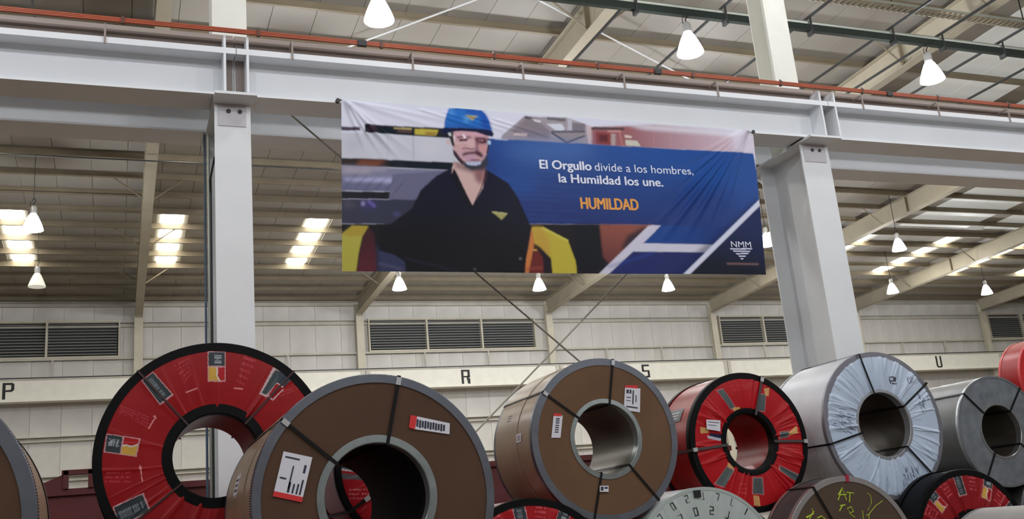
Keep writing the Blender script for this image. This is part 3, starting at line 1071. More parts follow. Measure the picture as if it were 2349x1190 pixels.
sg4 = mat('strap_grey', (70, 66, 66), 0.45, metal=0.3)
for p in ((1597, 1031), (1851, 1012), (1745, 866)):
    c4.strap(*p, w=0.03, m=sg4, clip=-1, bump=0.032, inner=False)
c4.label([(1616, 963), (1648, 965), (1648, 990), (1617, 985)], None, [(0.1, 0.2, 0.9, 0.26), (0.1, 0.5, 0.7, 0.55)], y=-0.042)
barrel_label(c4, 152, 0.25, 0.60, 12, GREYM)
barrel_label(c4, 166, 0.52, 0.68, 8, mat('print_gold', (206, 150, 70), 0.4))

# ---- coil 5: white wrapped coil
c5 = Coil('white film wrapped coil with pleated face in front of the right column', (8.86, 9.88, 2.385), 0.905, 0.40, 1.12, white_film, steel_dark, UP)


def K5(pts):
    return [c5.loc(1780 + x / 3.305, 800 + y / 3.305) for x, y in pts]


a5 = []
for p in ([(850, 212), (885, 208), (886, 220), (852, 224)], [(882, 212), (905, 220), (900, 252), (880, 246)], [(852, 240), (884, 240), (884, 250), (852, 252)], [(872, 258), (906, 262), (904, 272), (872, 268)],
          [(848, 226), (858, 226), (870, 262), (860, 266)]):
    a5.append((K5(p), (56, 60, 76)))
rg5 = random.Random(5)
for cxp, cyp, wd, ht, n in ((480, 540, 150, 190, 46), (1090, 400, 110, 120, 14), (1010, 960, 120, 150, 40), (1010, 230, 60, 60, 8)):
    for _ in range(n):
        u, v = cxp + rg5.uniform(-1, 1) * wd / 2, cyp + rg5.uniform(-1, 1) * ht / 2
        if cxp == 480:
            dx, dy = rg5.uniform(15, 60), rg5.uniform(2, 14)
        else:
            dx, dy = rg5.uniform(4, 22), rg5.uniform(12, 44)
        w = rg5.uniform(2.5, 7)
        a5.append((K5([(u, v), (u + w, v - w), (u + dx + w, v + dy), (u + dx, v + dy + w)]), rg5.choice([(112, 122, 146), (92, 104, 130), (150, 158, 180)])))
c5.printed_face(white_print, (188, 204, 224), 1000, 70, 0.038, 80, 9, a5, streak=0.25)
c5.rings(mat('ring_grey', (132, 132, 140), 0.4, metal=0.55, vary=0.1), mat('ring_grey2', (150, 152, 156), 0.4, metal=0.4), 0.055, 0.05, 0.035)
for p in ((1967, 815), (2117, 884), (1907, 1017), (2133, 1085)):
    c5.strap(*p, w=0.022, bump=0.034)
# dust marks on the film of the barrel
# ---- coil 6: bare steel coil at right
c6 = Coil('bare grey steel coil at right of the upper tier, below the letter U', (12.734, 11.70, 2.326), 0.85, 0.40, 1.65, steel_m, steel_dark, UP)
c6.flat_face(steel_face)
c6.rings(mat('ring_steel', (150, 154, 158), 0.3, metal=0.8), mat('ring_steel2', (176, 178, 176), 0.25, metal=0.85), 0.03, 0.05, 0.03)
for p in ((2217, 910), (2337, 893), (2266, 1090), (2400, 1060)):
    c6.strap(*p, w=0.03)
sm = MB()
for k, ch in enumerate('0771'):
    x0, z0 = c6.loc(2248 + 13 * k, 915 - 3 * k)
    for q in glyph(ch):
        sm.prism([(x0 + px * 0.04, z0 + pz * 0.035) for px, pz in q], 1, -0.006, -0.003)
c6.part(sm, 'stencil_marks', mat('faint_ink', (98, 104, 118), 0.5), False)
MB().box(-0.02, 0.02, -0.02, 0.02, 0, 0.04)

# ---- lower tier: 7 red, 8 pale printed, 9 brown, 10 red, plus the red one seen through coil 2
c7 = Coil('red wrapped coil low at the bottom edge, below the middle kraft coil', (3.78, 9.36, 0.912), 0.912, 0.36, 1.1, red_film, red_film, LOW)
a7 = []
for ang, lg in ((96, 0), (62, 1), (130, 1), (30, 0), (160, 0)):
    a = math.radians(ang)
    ux, uz = math.cos(a), math.sin(a)
    vx, vz = -uz, ux
    def Q(r, s):
        return (ux * r + vx * s, uz * r + vz * s)
    a7 += dark_box([Q(0.88, 0.07), Q(0.88, -0.07), Q(0.58, -0.07), Q(0.58, 0.07)], bool(lg), seed=ang)
    b = math.radians(ang - 16)
    ux, uz = math.cos(b), math.sin(b)
    vx, vz = -uz, ux
    a7 += [(t, (196, 80, 88)) for t in text_lines(Q(0.85, 0.06), Q(0.85, -0.06), Q(0.62, -0.06), Q(0.62, 0.06), n=5, seed=ang, fill=0.35)]
c7.printed_face(red_print, (162, 18, 24), 700, 50, 0.025, 50, 21, a7)
c7.rings(ring_black, ring_black, 0.06, 0.07, 0.06, t=0.012)
c7b = Coil('red wrapped coil on the floor hidden behind the largest kraft coil', (1.80, 9.10, 0.85), 0.85, 0.34, 1.1, red_film, red_film, LOW)
c7b.printed_face(red_print, (162, 18, 24), 700, 50, 0.025, 50, 22, a7)
c7b.rings(ring_black, ring_black, 0.06, 0.07, 0.06, t=0.012)
c1b = Coil('red wrapped coil seen only through the bore of the largest kraft coil', (2.62, 9.45, 2.22), 0.70, 0.22, 1.0, red_film, red_film, UP)
L = lambda pts: [c1b.loc(*p) for p in pts]
ab = [(L([(778, 1060), (818, 1072), (822, 1084), (780, 1078)]), (196, 196, 200)), (L([(782, 1063), (816, 1074), (817, 1080), (782, 1074)]), (70, 74, 78)),
      (L([(780, 1084), (826, 1090), (836, 1102), (782, 1098)]), (90, 84, 88))] + [(t, (206, 120, 120)) for t in text_lines(*L([(800, 1120), (850, 1120), (850, 1150), (800, 1150)]), n=3, seed=1, fill=0.3)]
c1b.printed_face(red_print, (158, 26, 34), 600, 50, 0.02, 50, 27, ab)
c1b.rings(ring_black, ring_black, 0.05, 0.07, 0.05, t=0.012)
c1b.strap(800, 1175, w=0.03, bump=0.03, clip=0.5)

c8 = Coil('pale green white wrapped coil with black printed characters, low at the bottom edge', (5.80, 9.40, 0.90), 0.90, 0.36, 0.95, white_film, steel_dark, LOW)
a8 = []
glys = '2071L7J20721L70J'
for row, (rr, step, hh) in enumerate(((0.81, 13.5, 0.042), (0.66, 17, 0.048), (0.50, 21, 0.044))):
    ang = 8 + 5 * row
    i = row * 3
    while ang < 175:
        a = math.radians(ang)
        ux, uz = math.cos(a), math.sin(a)
        vx, vz = uz, -ux
        for q in glyph(glys[i % len(glys)]):
            a8.append(([(ux * (rr + (pz - 1) * hh) + vx * (px - 0.5) * hh * 1.1, uz * (rr + (pz - 1) * hh) + vz * (px - 0.5) * hh * 1.1) for px, pz in q], (20, 30, 30)))
        ang += step
        i += 1
c8.printed_face(white_print, (178, 188, 184), 1000, 80, 0.012, 50, 31, a8, streak=0.12)
c8.rings(mat('film_edge', (166, 176, 172), 0.4), None, 0.03, 0.12, 0.04, t=0.005)
x8, z8 = c8.loc(1597, 1131)
c8.part(MB().box(x8 - 0.04, x8 + 0.04, -0.03, -0.012, z8 - 0.045, z8 + 0.03), 'strap_seal', black_m, False)

c9 = Coil('brown board coil with bright steel ring and yellow marker writing, at the bottom edge', (7.62, 9.34, 0.895), 0.895, 0.36, 0.45, steel_m, steel_dark, LOW)
brown9 = mat('brown_board', (74, 57, 40), 0.7, vary=0.12, scale=3)
c9.flat_face(brown9)
c9.rings(mat('ring_bright', (186, 182, 180), 0.3, metal=0.75), None, 0.055, 0.06, 0.04)
c9.strap(1863, 1116, w=0.026, bump=0.014)
x9, z9 = c9.loc(1942, 1095)
rt = MB().box(0.895 - 0.06, 0.913, -0.016, -0.010, -0.02, 0.02).box(0.902, 0.907, -0.012, 0.10, -0.02, 0.02)
o = c9.part(rt, 'red_tape', mat('red_tape', (170, 24, 50), 0.5), False)
o.rotation_euler = (0, -math.atan2(z9, x9), 0)
strokes = [[(1922, 1147), (1931, 1118), (1941, 1147)], [(1925, 1135), (1941, 1134)], [(1930, 1122), (1922, 1135)], [(1941, 1129), (1958, 1131)], [(1949, 1130), (1948, 1152)],
           [(1925, 1172), (1931, 1160), (1938, 1157)], [(1926, 1160), (1934, 1158)], [(1949, 1176), (1943, 1166), (1952, 1162), (1957, 1172), (1949, 1178), (1960, 1186)],
           [(1988, 1130), (1996, 1135), (1999, 1152), (1990, 1170)], [(2024, 1148), (2008, 1160), (1990, 1182)], [(1978, 1170), (1980, 1190)], [(1986, 1182), (1994, 1178), (1992, 1190)],
           [(1862, 1166), (1866, 1178), (1848, 1186)], [(1866, 1172), (1856, 1190)], [(1874, 1188), (1884, 1183), (1892, 1190)], [(1850, 1188), (1858, 1181)]]
for i, s in enumerate(strokes):
    pts = [c9.loc(*p) for p in s]
    c9.part(MB().tube([(a, -0.004, b) for a, b in pts], 0.0062 if i < 8 or i > 11 else 0.0035, 6), 'marker_stroke', chalk_m, False)

c10 = Coil('red wrapped coil low at right, below the bare steel coil', (9.45, 9.40, 0.875), 0.875, 0.36, 0.40, ring_black, ring_black, LOW)
c10.printed_face(red_print, (140, 24, 30), 700, 50, 0.03, 50, 23, a7)
c10.rings(ring_black, ring_black, 0.06, 0.07, 0.06, t=0.012)

c11 = Coil('grey wrapped coil at the bottom right corner, only its top edge in view', (8.05, 6.8, 0.672), 0.672, 0.28, 1.0, grey_wrap, steel_dark, 'front row coils')
c11.flat_face(grey_wrap)
c11.rings(mat('ring_grey3', (120, 118, 116), 0.5), None, 0.02, 0.03, 0.03, t=0.003)

# ---- coil 12: red coil far right on the third tier, with two carriers behind coil 6
c12 = Coil('bright red coil with white print cut by the right edge, behind the bare steel coil', (16.79, 14.0, 3.42), 0.78, 0.27, 0.5, red_film, red_film, 'rear coils')
a12 = []
rg12 = random.Random(2)
for ang in range(100, 262, 14):
    a = math.radians(ang)
    ux, uz = math.cos(a), math.sin(a)
    vx, vz = -uz, ux
    def Q(r, s):
        return (ux * r + vx * s, uz * r + vz * s)
    a12 += [(t, (226, 190, 190)) for t in text_lines(Q(0.70, 0.05), Q(0.70, -0.05), Q(0.46, -0.05), Q(0.46, 0.05), n=3, seed=ang, fill=0.4)]
a12.append(([(-0.50, -0.05), (-0.34, 0.02), (-0.30, -0.12), (-0.46, -0.20)], (226, 222, 226)))
c12.printed_face(red_print, (206, 44, 48), 700, 50, 0.02, 40, 25, a12)
c12.rings(mat('ring_red', (190, 50, 54), 0.4), None, 0.03, 0.05, 0.05)
for (xx, zz) in ((15.85, 2.10), (17.73, 2.10)):
    cc = Coil('bare steel coil hidden behind the upper tier', (xx, 14.05, zz), 0.785, 0.3, 1.0, steel_m, steel_dark, 'hidden rear coils', seg=64)
    cc.flat_face(steel_face, seg=64)
for xx in (14.9, 16.79, 18.7):
    cc = Coil('bare steel coil hidden on the floor at the rear', (xx, 14.05, 0.80), 0.80, 0.3, 1.0, steel_m, steel_dark, 'hidden floor coils', seg=64)
    cc.flat_face(steel_face, seg=64)

# ---- coil 0: kraft coil cut by the left edge
c0 = Coil('brown kraft board coil with grey crimped ring cut off by the left edge', (-1.245, 5.9, 1.827), 0.86, 0.375, 1.1, kraft_barrel, steel_dark, UP)
c0.flat_face(kraft_m)
c0.rings(ring_m, ring_in, 0.07, 0.10, 0.05, crimp=True)
# carriers for the coils that stand above hidden ones
sup = ((9.97, 9.98, 0.875, 0.875), ( -0.36, 9.0, 0.90, 0.90), (0.98, 7.0, 0.58, 0.58), (2.39, 7.0, 0.58, 0.58), (-1.96, 6.0, 0.56, 0.56), (-0.53, 6.0, 0.56, 0.56), (11.70, 11.8, 0.885, 0.885), (13.74, 11.8, 0.885, 0.885))
for (xx, yy, zz, rr) in sup:
    cc = Coil('bare steel coil on the floor hidden below the picture', (xx, yy, zz), rr, 0.25, 1.0, steel_m, steel_dark, 'hidden carrier coils', seg=64)
    cc.flat_face(steel_face, seg=64)

# ------------------------------------------------------------------ banner
YBN = 11.80
corn = {k: at(*p, Y=YBN) for k, p in dict(tl=(783, 228), tr=(1727, 300), br=(1757, 630), bl=(785, 622)).items()}
NX, NZ = 960, 340
s_ = np.linspace(0, 1, NX)[:, None]
t_ = np.linspace(0, 1, NZ)[None, :]
GX = (corn['tl'][0] * (1 - s_) + corn['tr'][0] * s_) * (1 - t_) + (corn['bl'][0] * (1 - s_) + corn['br'][0] * s_) * t_
GZ = (corn['tl'][2] * (1 - s_) + corn['tr'][2] * s_) * (1 - t_) + (corn['bl'][2] * (1 - s_) + corn['br'][2] * s_) * t_
TLx, TLz, TRx, TRz = corn['tl'][0], corn['tl'][2], corn['tr'][0], corn['tr'][2]
FOLDS = []
rgb_ = random.Random(4)
# folds fan out from the two top corners
for ang, am, wd, ln in ((-128, .016, .030, 2.6), (-134, .014, .026, 2.9), (-139, .013, .022, 2.7), (-145, .010, .025, 2.2), (-122, .010, .03, 2.4), (-152, .007, .03, 1.8), (-116, .008, .03, 2.0)):
    FOLDS.append((TRx - 0.08, TRz + 0.05, math.radians(ang), am, wd, ln))
for ang, am, wd, ln in ((-48, .020, .026, 1.1), (-58, .015, .022, 0.9), (-38, .008, .03, 1.3), (-70, .012, .025, 0.8), (-14, .006, .03, 1.6), (-8, .006, .025, 1.9)):
    FOLDS.append((TLx + 0.03, TLz, math.radians(ang), am, wd, ln))
for k in range(6):
    FOLDS.append((TLx + 0.2 + 0.12 * k, TLz - 0.95 - 0.02 * k, math.radians(-130), .006, .018, .35))
for k in range(4):
    FOLDS.append((TLx + 1.0 + 0.35 * k, TLz - 0.05 - 0.02 * k, math.radians(-14), .007, .022, 1.2))


def cloth(X, Z):
    y = np.full(np.shape(X), YBN, float)
    y = y - 0.012 * np.sin((X - TLx) / (TRx - TLx) * PI * 3) * np.clip((TLz - Z) / 2.3, 0, 1)
    for fx, fz, a, am, wd, ln in FOLDS:
        dx, dz = X - fx, Z - fz
        al = dx * math.cos(a) + dz * math.sin(a)
        pe = -dx * math.sin(a) + dz * math.cos(a)
        env = np.clip(al / 0.12, 0, 1) * np.exp(-np.clip(al - ln * 0.45, 0, None) ** 2 / (ln * 0.35) ** 2)
        w = wd * (1 + 0.5 * np.clip(al, 0, 3))
        y = y - 1.9 * am * env * np.exp(-(pe / w) ** 2)
    return y


ART = np.empty((NX, NZ, 3))
ART[:] = lin((214, 216, 232))


def blur(a, r):
    if r < 1:
        return a
    r = int(r)
    for ax in (0, 1):
        for _ in range(2):
            p = np.pad(a, [(r + 1, r) if k == ax else (0, 0) for k in (0, 1)], mode='edge')
            c = np.cumsum(p, axis=ax)
            n = a.shape[ax]
            hi = np.take(c, np.arange(2 * r + 1, 2 * r + 1 + n), axis=ax)
            lo = np.take(c, np.arange(0, n), axis=ax)
            a = (hi - lo) / (2 * r + 1)
    return a


def B(px, py):
    p = at(px, py, Y=YBN)
    return (p[0], p[2])


def lay(poly, c, soft=0, alpha=1.0, c2=None, gx=None):
    """paint one polygon of the print; c2 with gx=(pxA,pyA,pxB,pyB) blends from c to c2"""
    q = [B(*p) for p in poly]
    a = blur(in_poly(GX, GZ, q).astype(float), soft) * alpha
    col = lin(c)
    if c2 is not None:
        A_, B_ = B(gx[0], gx[1]), B(gx[2], gx[3])
        d = np.array([B_[0] - A_[0], B_[1] - A_[1]])
        t = np.clip(((GX - A_[0]) * d[0] + (GZ - A_[1]) * d[1]) / (d @ d), 0, 1)[..., None]
        col = col * (1 - t) + lin(c2) * t
    ART[:] = ART * (1 - a[..., None]) + col * a[..., None]


def blob(cx, cy, rx, ry, c, soft=2, alpha=1.0, rot=0):
    pts = []
    for k in range(20):
        t = 2 * PI * k / 20
        x, y = rx * math.cos(t), ry * math.sin(t)
        pts.append((cx + x * math.cos(rot) - y * math.sin(rot), cy + x * math.sin(rot) + y * math.cos(rot)))
    lay(pts, c, soft, alpha)


def line(pts, w, c, soft=1, alpha=1.0):
    for (x0, y0), (x1, y1) in zip(pts[:-1], pts[1:]):
        d = math.hypot(x1 - x0, y1 - y0) or 1
        nx, ny = -(y1 - y0) / d * w / 2, (x1 - x0) / d * w / 2
        lay([(x0 + nx, y0 + ny), (x1 + nx, y1 + ny), (x1 - nx, y1 - ny), (x0 - nx, y0 - ny)], c, soft, alpha)


# --- left background of the print
lay([(780, 303), (1045, 318), (1045, 372), (780, 361)], (196, 198, 210), 1)
blob(810, 330, 20, 18, (176, 178, 192), 10, .7)
blob(985, 340, 25, 18, (206, 206, 216), 10, .6)
line([(948, 308), (948, 366)], 3, (168, 170, 184), 1, .8)
line([(889, 310), (889, 362)], 2, (182, 184, 198), 1, .7)
lay([(780, 290), (826, 292), (826, 300), (780, 299)], (70, 60, 74), 1)
lay([(836, 286), (1020, 294), (1040, 318), (836, 304)], (34, 36, 44), 1)
lay([(868, 289), (912, 291), (908, 305), (868, 303)], (24, 34, 42), 2)
lay([(842, 288), (862, 288), (862, 303), (842, 302)], (60, 46, 58), 2)
lay([(903, 292), (944, 294), (944, 298), (903, 296)], (176, 160, 110), 1)
lay([(912, 298), (944, 300), (944, 305), (912, 303)], (92, 70, 66), 1)
lay([(951, 295), (1006, 298), (1000, 311), (951, 309)], (184, 170, 70), 1)
lay([(976, 303), (1002, 304), (998, 311), (976, 310)], (150, 122, 60), 1)
lay([(780, 362), (1048, 373), (1032, 391), (780, 379)], (22, 30, 38), 1)
lay([(785, 364), (890, 367), (888, 383), (785, 380)], (44, 34, 34), 2)
lay([(826, 366), (884, 368), (866, 382), (815, 380)], (112, 62, 42), 3)
lay([(780, 380), (1032, 391), (962, 441), (780, 437)], (124, 126, 150), 1, 1, (96, 98, 130), (800, 380, 800, 437))
lay([(785, 381), (890, 386), (880, 400), (785, 398)], (158, 152, 168), 4)
lay([(850, 392), (1025, 396), (985, 415), (850, 410)], (122, 124, 150), 4)
lay([(790, 408), (915, 408), (975, 418), (968, 424), (790, 414)], (166, 166, 204), 3)
lay([(911, 412), (975, 420), (956, 442), (911, 440)], (190, 166, 176), 5)
lay([(780, 438), (958, 441), (948, 458), (780, 456)], (24, 24, 32), 1)
lay([(911, 441), (950, 442), (945, 458), (911, 456)], (88, 34, 40), 3)
lay([(900, 400), (1040, 390), (1000, 440), (950, 520), (880, 520), (890, 470)], (104, 104, 132), 1)
lay([(780, 456), (1000, 459), (960, 515), (780, 513)], (54, 56, 74), 1)
blob(800, 470, 12, 8, (84, 78, 92), 5, .7)
blob(833, 467, 4, 5, (176, 168, 226), 2)
line([(843, 460), (860, 474)], 6, (120, 112, 190), 2)
blob(845, 470, 18, 10, (62, 56, 118), 6, .6)
blob(910, 491, 8, 4, (88, 82, 138), 3, .8)
lay([(780, 513), (1400, 515), (1400, 640), (780, 640)], (24, 24, 28), 1)
lay([(776, 545), (785, 536), (808, 518), (845, 519), (832, 540), (823, 580), (815, 640), (776, 640)], (172, 166, 70), 1)
lay([(785, 536), (808, 518), (845, 519), (832, 540), (800, 542)], (168, 146, 56), 2)
lay([(846, 521), (858, 535), (862, 575), (866, 640), (816, 640), (825, 580), (833, 542)], (62, 30, 36), 2, 1, (86, 36, 46), (850, 540, 850, 615))
lay([(866, 565), (912, 572), (935, 590), (1010, 625), (866, 625)], (52, 56, 86), 4)
line([(888, 570), (912, 577)], 7, (92, 92, 132), 2, .8)
line([(868, 604), (925, 618)], 5, (84, 84, 112), 2, .8)
blob(922, 552, 12, 8, (44, 46, 74), 5, .8)
# --- machinery at top right
lay([(1150, 312), (1202, 267), (1300, 270), (1345, 285), (1352, 334), (1150, 322)], (158, 150, 158), 1)
lay([(1176, 298), (1206, 270), (1230, 272), (1262, 300), (1260, 318), (1180, 312)], (132, 122, 130), 3)
lay([(1204, 266), (1222, 268), (1216, 274), (1202, 272)], (92, 88, 96), 1)
lay([(1222, 273), (1240, 276), (1241, 281), (1228, 279)], (216, 212, 224), 1)
lay([(1254, 268), (1298, 272), (1296, 279), (1254, 274)], (104, 100, 108), 1)
lay([(1254, 284), (1288, 284), (1296, 294), (1292, 300), (1276, 300)], (212, 216, 228), 1)
lay([(1302, 272), (1312, 273), (1312, 300), (1302, 300)], (186, 184, 196), 1)
lay([(1313, 282), (1342, 284), (1341, 302), (1313, 300)], (122, 116, 126), 1)
lay([(1265, 300), (1342, 302), (1342, 308), (1302, 327), (1264, 304)], (150, 140, 138), 1)
line([(1264, 303), (1300, 327), (1342, 311)], 3.5, (48, 44, 56), 1)
lay([(1266, 300), (1342, 300), (1342, 304), (1266, 304)], (84, 78, 90), 1)
lay([(1180, 305), (1210, 306), (1208, 312), (1176, 310)], (206, 188, 184), 1)
lay([(1345, 286), (1357, 290), (1362, 334), (1350, 333)], (200, 180, 184), 1)
lay([(1357, 292), (1500, 286), (1728, 304), (1730, 352), (1358, 333)], (150, 96, 102), 2, 1, (206, 188, 202), (1440, 310, 1700, 320))
lay([(1357, 291), (1432, 293), (1432, 299), (1357, 297)], (84, 66, 70), 1)
lay([(1366, 302), (1400, 305), (1400, 333), (1366, 331)], (132, 60, 58), 2)
lay([(1374, 308), (1394, 310), (1394, 326), (1374, 325)], (90, 36, 38), 2)
lay([(1402, 306), (1412, 307), (1412, 334), (1402, 333)], (168, 152, 150), 1)
lay([(1394, 299), (1425, 300), (1425, 303), (1394, 302)], (206, 150, 150), 1)
lay([(1433, 309), (1450, 312), (1448, 317), (1433, 315)], (214, 200, 192), 1)
lay([(1435, 321), (1462, 323), (1470, 336), (1435, 333)], (200, 196, 184), 1)
line([(1420, 298), (1428, 334)], 3, (190, 120, 120), 1)
for px in (1500, 1540, 1580, 1625, 1665):
    line([(px, 302), (px, 345)], 1.5, (196, 150, 160), 1, .5)
lay([(1433, 284), (1560, 292), (1727, 300), (1727, 318), (1600, 306), (1470, 296)], (222, 222, 234), 4, .8)
lay([(1680, 312), (1730, 316), (1730, 352), (1680, 348)], (216, 210, 226), 6, .8)
# --- blue band
lay([(1100, 316), (1728, 352), (1760, 520), (1760, 640), (1540, 640), (1500, 517), (1190, 513), (1090, 400)], (38, 78, 148), 1, 1, (38, 54, 112), (1400, 345, 1390, 510))
blob(1260, 345, 110, 22, (78, 116, 178), 22, .7)
blob(1180, 420, 60, 30, (42, 84, 154), 20, .6)
blob(1600, 470, 90, 40, (34, 52, 112), 25, .5)
for k in range(16):
    y = 335 + k * 11
    line([(1140 + (k * 37) % 60, y), (1260 + (k * 53) % 90, y + 5)], 2, (66, 104, 168), 2, .25)
lay([(1135, 317), (1165, 319), (1165, 322), (1135, 320)], (200, 206, 226), 1, .6)
# --- lower scene
lay([(1190, 513), (1500, 517), (1385, 640), (1190, 640)], (32, 28, 32), 1)
lay([(1318, 514), (1378, 515), (1378, 620), (1318, 620)], (24, 26, 32), 4)
lay([(1376, 514), (1500, 516), (1440, 575), (1404, 610), (1384, 590)], (140, 82, 70), 2, 1, (104, 58, 58), (1400, 520, 1400, 600))
lay([(1494, 518), (1440, 575), (1425, 570), (1440, 540), (1470, 524)], (60, 44, 52), 4)
lay([(1488, 517), (1517, 517), (1474, 559), (1394, 640), (1362, 640), (1374, 628)], (206, 204, 222), 1)
lay([(1517, 517), (1695, 520), (1642, 563), (1474, 559)], (34, 70, 140), 1, 1, (30, 54, 116), (1520, 540, 1680, 540))
lay([(1474, 558), (1642, 562), (1622, 581), (1452, 577)], (206, 206, 222), 1)
lay([(1452, 577), (1622, 580), (1562, 640), (1384, 640)], (38, 46, 100), 1)
line([(1395, 612), (1500, 580)], 5, (46, 76, 160), 3, .6)
lay([(1744, 458), (1762, 640), (1560, 640)], (28, 40, 84), 1, 1, (22, 26, 40), (1700, 520, 1700, 620))
lay([(1735, 455), (1744, 458), (1560, 640), (1530, 640)], (22, 34, 80), 6, .7)
line([(1746, 461), (1562, 641)], 11, (212, 216, 236), 1)
# --- logo
for y, xa, xb, h in ((571, 1673, 1726, 3.2), (576.5, 1680, 1722, 3.0), (582, 1686, 1717, 3.0), (588, 1692.5, 1711, 3.0), (593.5, 1697, 1706, 3.2)):
    lay([(xa, y - h / 2), (xb, y - h / 2), (xb - 2.5, y + h / 2), (xa + 2.5, y + h / 2)], (206, 210, 230), 0)
line([(1666, 605), (1740, 606)], 4, (130, 100, 92), 1, .8)
# --- yellow machine arm at right of the man
lay([(1220, 521), (1244, 521), (1304, 552), (1322, 600), (1325, 640), (1269, 640), (1264, 592), (1225, 556)], (188, 174, 64), 1)
lay([(1220, 521), (1244, 521), (1262, 552), (1264, 592), (1225, 556)], (190, 156, 66), 4)
line([(1244, 521), (1304, 552)], 4, (206, 196, 90), 1)
lay([(1220, 521), (1226, 556), (1223, 580), (1212, 640), (1196, 640), (1212, 570)], (196, 122, 66), 1)
lay([(1226, 566), (1248, 580), (1252, 640), (1211, 640)], (104, 42, 40), 2)
lay([(1224, 557), (1240, 566), (1264, 592), (1267, 640), (1248, 640), (1246, 590)], (34, 26, 34), 2)
line([(1222, 573), (1232, 573)], 3, (206, 166, 90), 1)
line([(1200, 618), (1245, 613)], 5, (150, 74, 62), 2, .7)
# --- the printed man
SH = (28, 30, 46)
SH = (24, 25, 44)
lay([(1033, 386), (1000, 404), (965, 436), (945, 478), (893, 516), (866, 545), (870, 575), (905, 585), (928, 600), (934, 640), (1204, 640), (1208, 565), (1219, 522), (1203, 485), (1188, 452), (1166, 420), (1140, 404), (1114, 388)], SH, 1, 1, (20, 20, 26), (1080, 430, 1080, 560))
lay([(1040, 372), (1036, 396), (1058, 430), (1084, 472), (1108, 430), (1113, 376)], (204, 172, 168), 1)
lay([(1042, 368), (1075, 384), (1112, 386), (1112, 394), (1080, 396), (1044, 384)], (120, 92, 96), 4, .8)
lay([(1041, 386), (1047, 396), (1084, 474), (1083, 482), (1058, 448), (1034, 404)], (16, 18, 30), 1)
lay([(1114, 388), (1118, 398), (1086, 480), (1083, 474), (1104, 428)], (18, 20, 32), 1)
line([(1086, 482), (1088, 620)], 2, (14, 16, 24), 1, .7)
SK = (196, 158, 166)
lay([(1036, 296), (1036, 318), (1038, 340), (1043, 356), (1054, 368), (1066, 379), (1088, 383), (1104, 378), (1113, 364), (1119, 345), (1121, 318), (1120, 302), (1080, 296)], SK, 1)
blob(1028, 326, 4, 7, (206, 176, 178), 1)
lay([(1046, 303), (1112, 305), (1110, 313), (1046, 311)], (206, 160, 174), 2)
lay([(1042, 326), (1070, 326), (1068, 340), (1056, 346), (1044, 338)], (196, 160, 156), 3)
blob(1058, 337, 5, 4, (206, 158, 170), 2)
lay([(1088, 316), (1118, 316), (1118, 330), (1098, 332), (1099, 352), (1090, 350)], (120, 78, 92), 3, .9)
lay([(1099, 331), (1117, 331), (1116, 350), (1106, 352), (1100, 342)], (196, 146, 146), 3)
lay([(1073, 318), (1088, 318), (1090, 336), (1086, 342), (1072, 342)], (206, 170, 172), 2)
lay([(1047, 313), (1062, 311), (1063, 316), (1049, 318)], (136, 92, 106), 1)
lay([(1069, 312), (1080, 312), (1080, 318), (1070, 317)], (116, 74, 86), 2)
lay([(1052, 319), (1074, 318), (1072, 323), (1054, 324)], (78, 42, 58), 1)
lay([(1090, 315), (1114, 317), (1116, 328), (1106, 329), (1092, 323)], (74, 40, 52), 2)
lay([(1096, 320), (1109, 321), (1109, 323.5), (1096, 322.5)], (178, 130, 140), 1)
line([(1060, 341), (1072, 340), (1082, 342.5), (1088, 340)], 3, (128, 78, 96), 1)
blob(1066, 344, 4, 3, (190, 146, 160), 1)
lay([(1060, 353), (1068, 349), (1084, 347.5), (1096, 346), (1104, 350), (1109, 357), (1106, 362), (1099, 359), (1090, 353.5), (1074, 354.5), (1062, 359)], (74, 42, 54), 2)
lay([(1066, 357), (1090, 355), (1096, 362), (1088, 367), (1070, 367)], (186, 148, 168), 1)
line([(1079, 367.5), (1100, 366.5)], 3, (116, 64, 84), 1)
lay([(1038, 343), (1044, 346), (1056, 362), (1066, 372), (1062, 378), (1050, 368), (1041, 356)], (74, 54, 66), 1)
line([(1042, 350), (1052, 366), (1062, 377)], 3, (38, 34, 44), 1)
lay([(1060, 376), (1066, 371), (1104, 371), (1112, 362), (1118, 352), (1120, 372), (1112, 392), (1084, 392), (1068, 385)], (52, 56, 68), 2)
lay([(1067, 371), (1104, 371), (1102, 377), (1090, 380), (1072, 378)], (186, 192, 220), 1)
for px in (1078, 1086, 1094):
    line([(px, 372), (px, 379)], 1, (140, 144, 180), 0, .8)
lay([(1086, 392), (1112, 388), (1111, 410), (1102, 424), (1090, 412)], (132, 88, 92), 4, .9)
line([(1041, 311), (1041.5, 324)], 3, (236, 230, 236), 1)
line([(1062, 308), (1067, 317)], 4.5, (236, 226, 238), 1)
line([(1043, 325), (1050, 330), (1070, 328), (1078, 322)], 1.5, (222, 196, 206), 1, .6)
lay([(1030, 300), (1040, 302), (1040, 316), (1043, 338), (1036, 332), (1031, 316)], (52, 48, 50), 1)
lay([(1025, 301), (1031, 300), (1036, 311), (1031, 312)], (204, 212, 214), 1)
line([(1119, 318), (1121, 334), (1117, 352)], 4, (40, 40, 58), 1)
lay([(1118, 322), (1126, 323), (1125, 332), (1119, 331)], (176, 206, 230), 1)
HB = (46, 108, 188)
lay([(1019, 298), (1020, 276), (1024, 262), (1030, 249), (1052, 247), (1104, 253), (1114, 262), (1121, 276), (1125, 292), (1130, 304), (1090, 298), (1040, 294)], HB, 1)
lay([(1098, 256), (1108, 256), (1118, 270), (1128, 302), (1108, 298)], (38, 78, 164), 4)
lay([(1068, 251), (1104, 255), (1108, 264), (1070, 260)], (42, 84, 168), 3)
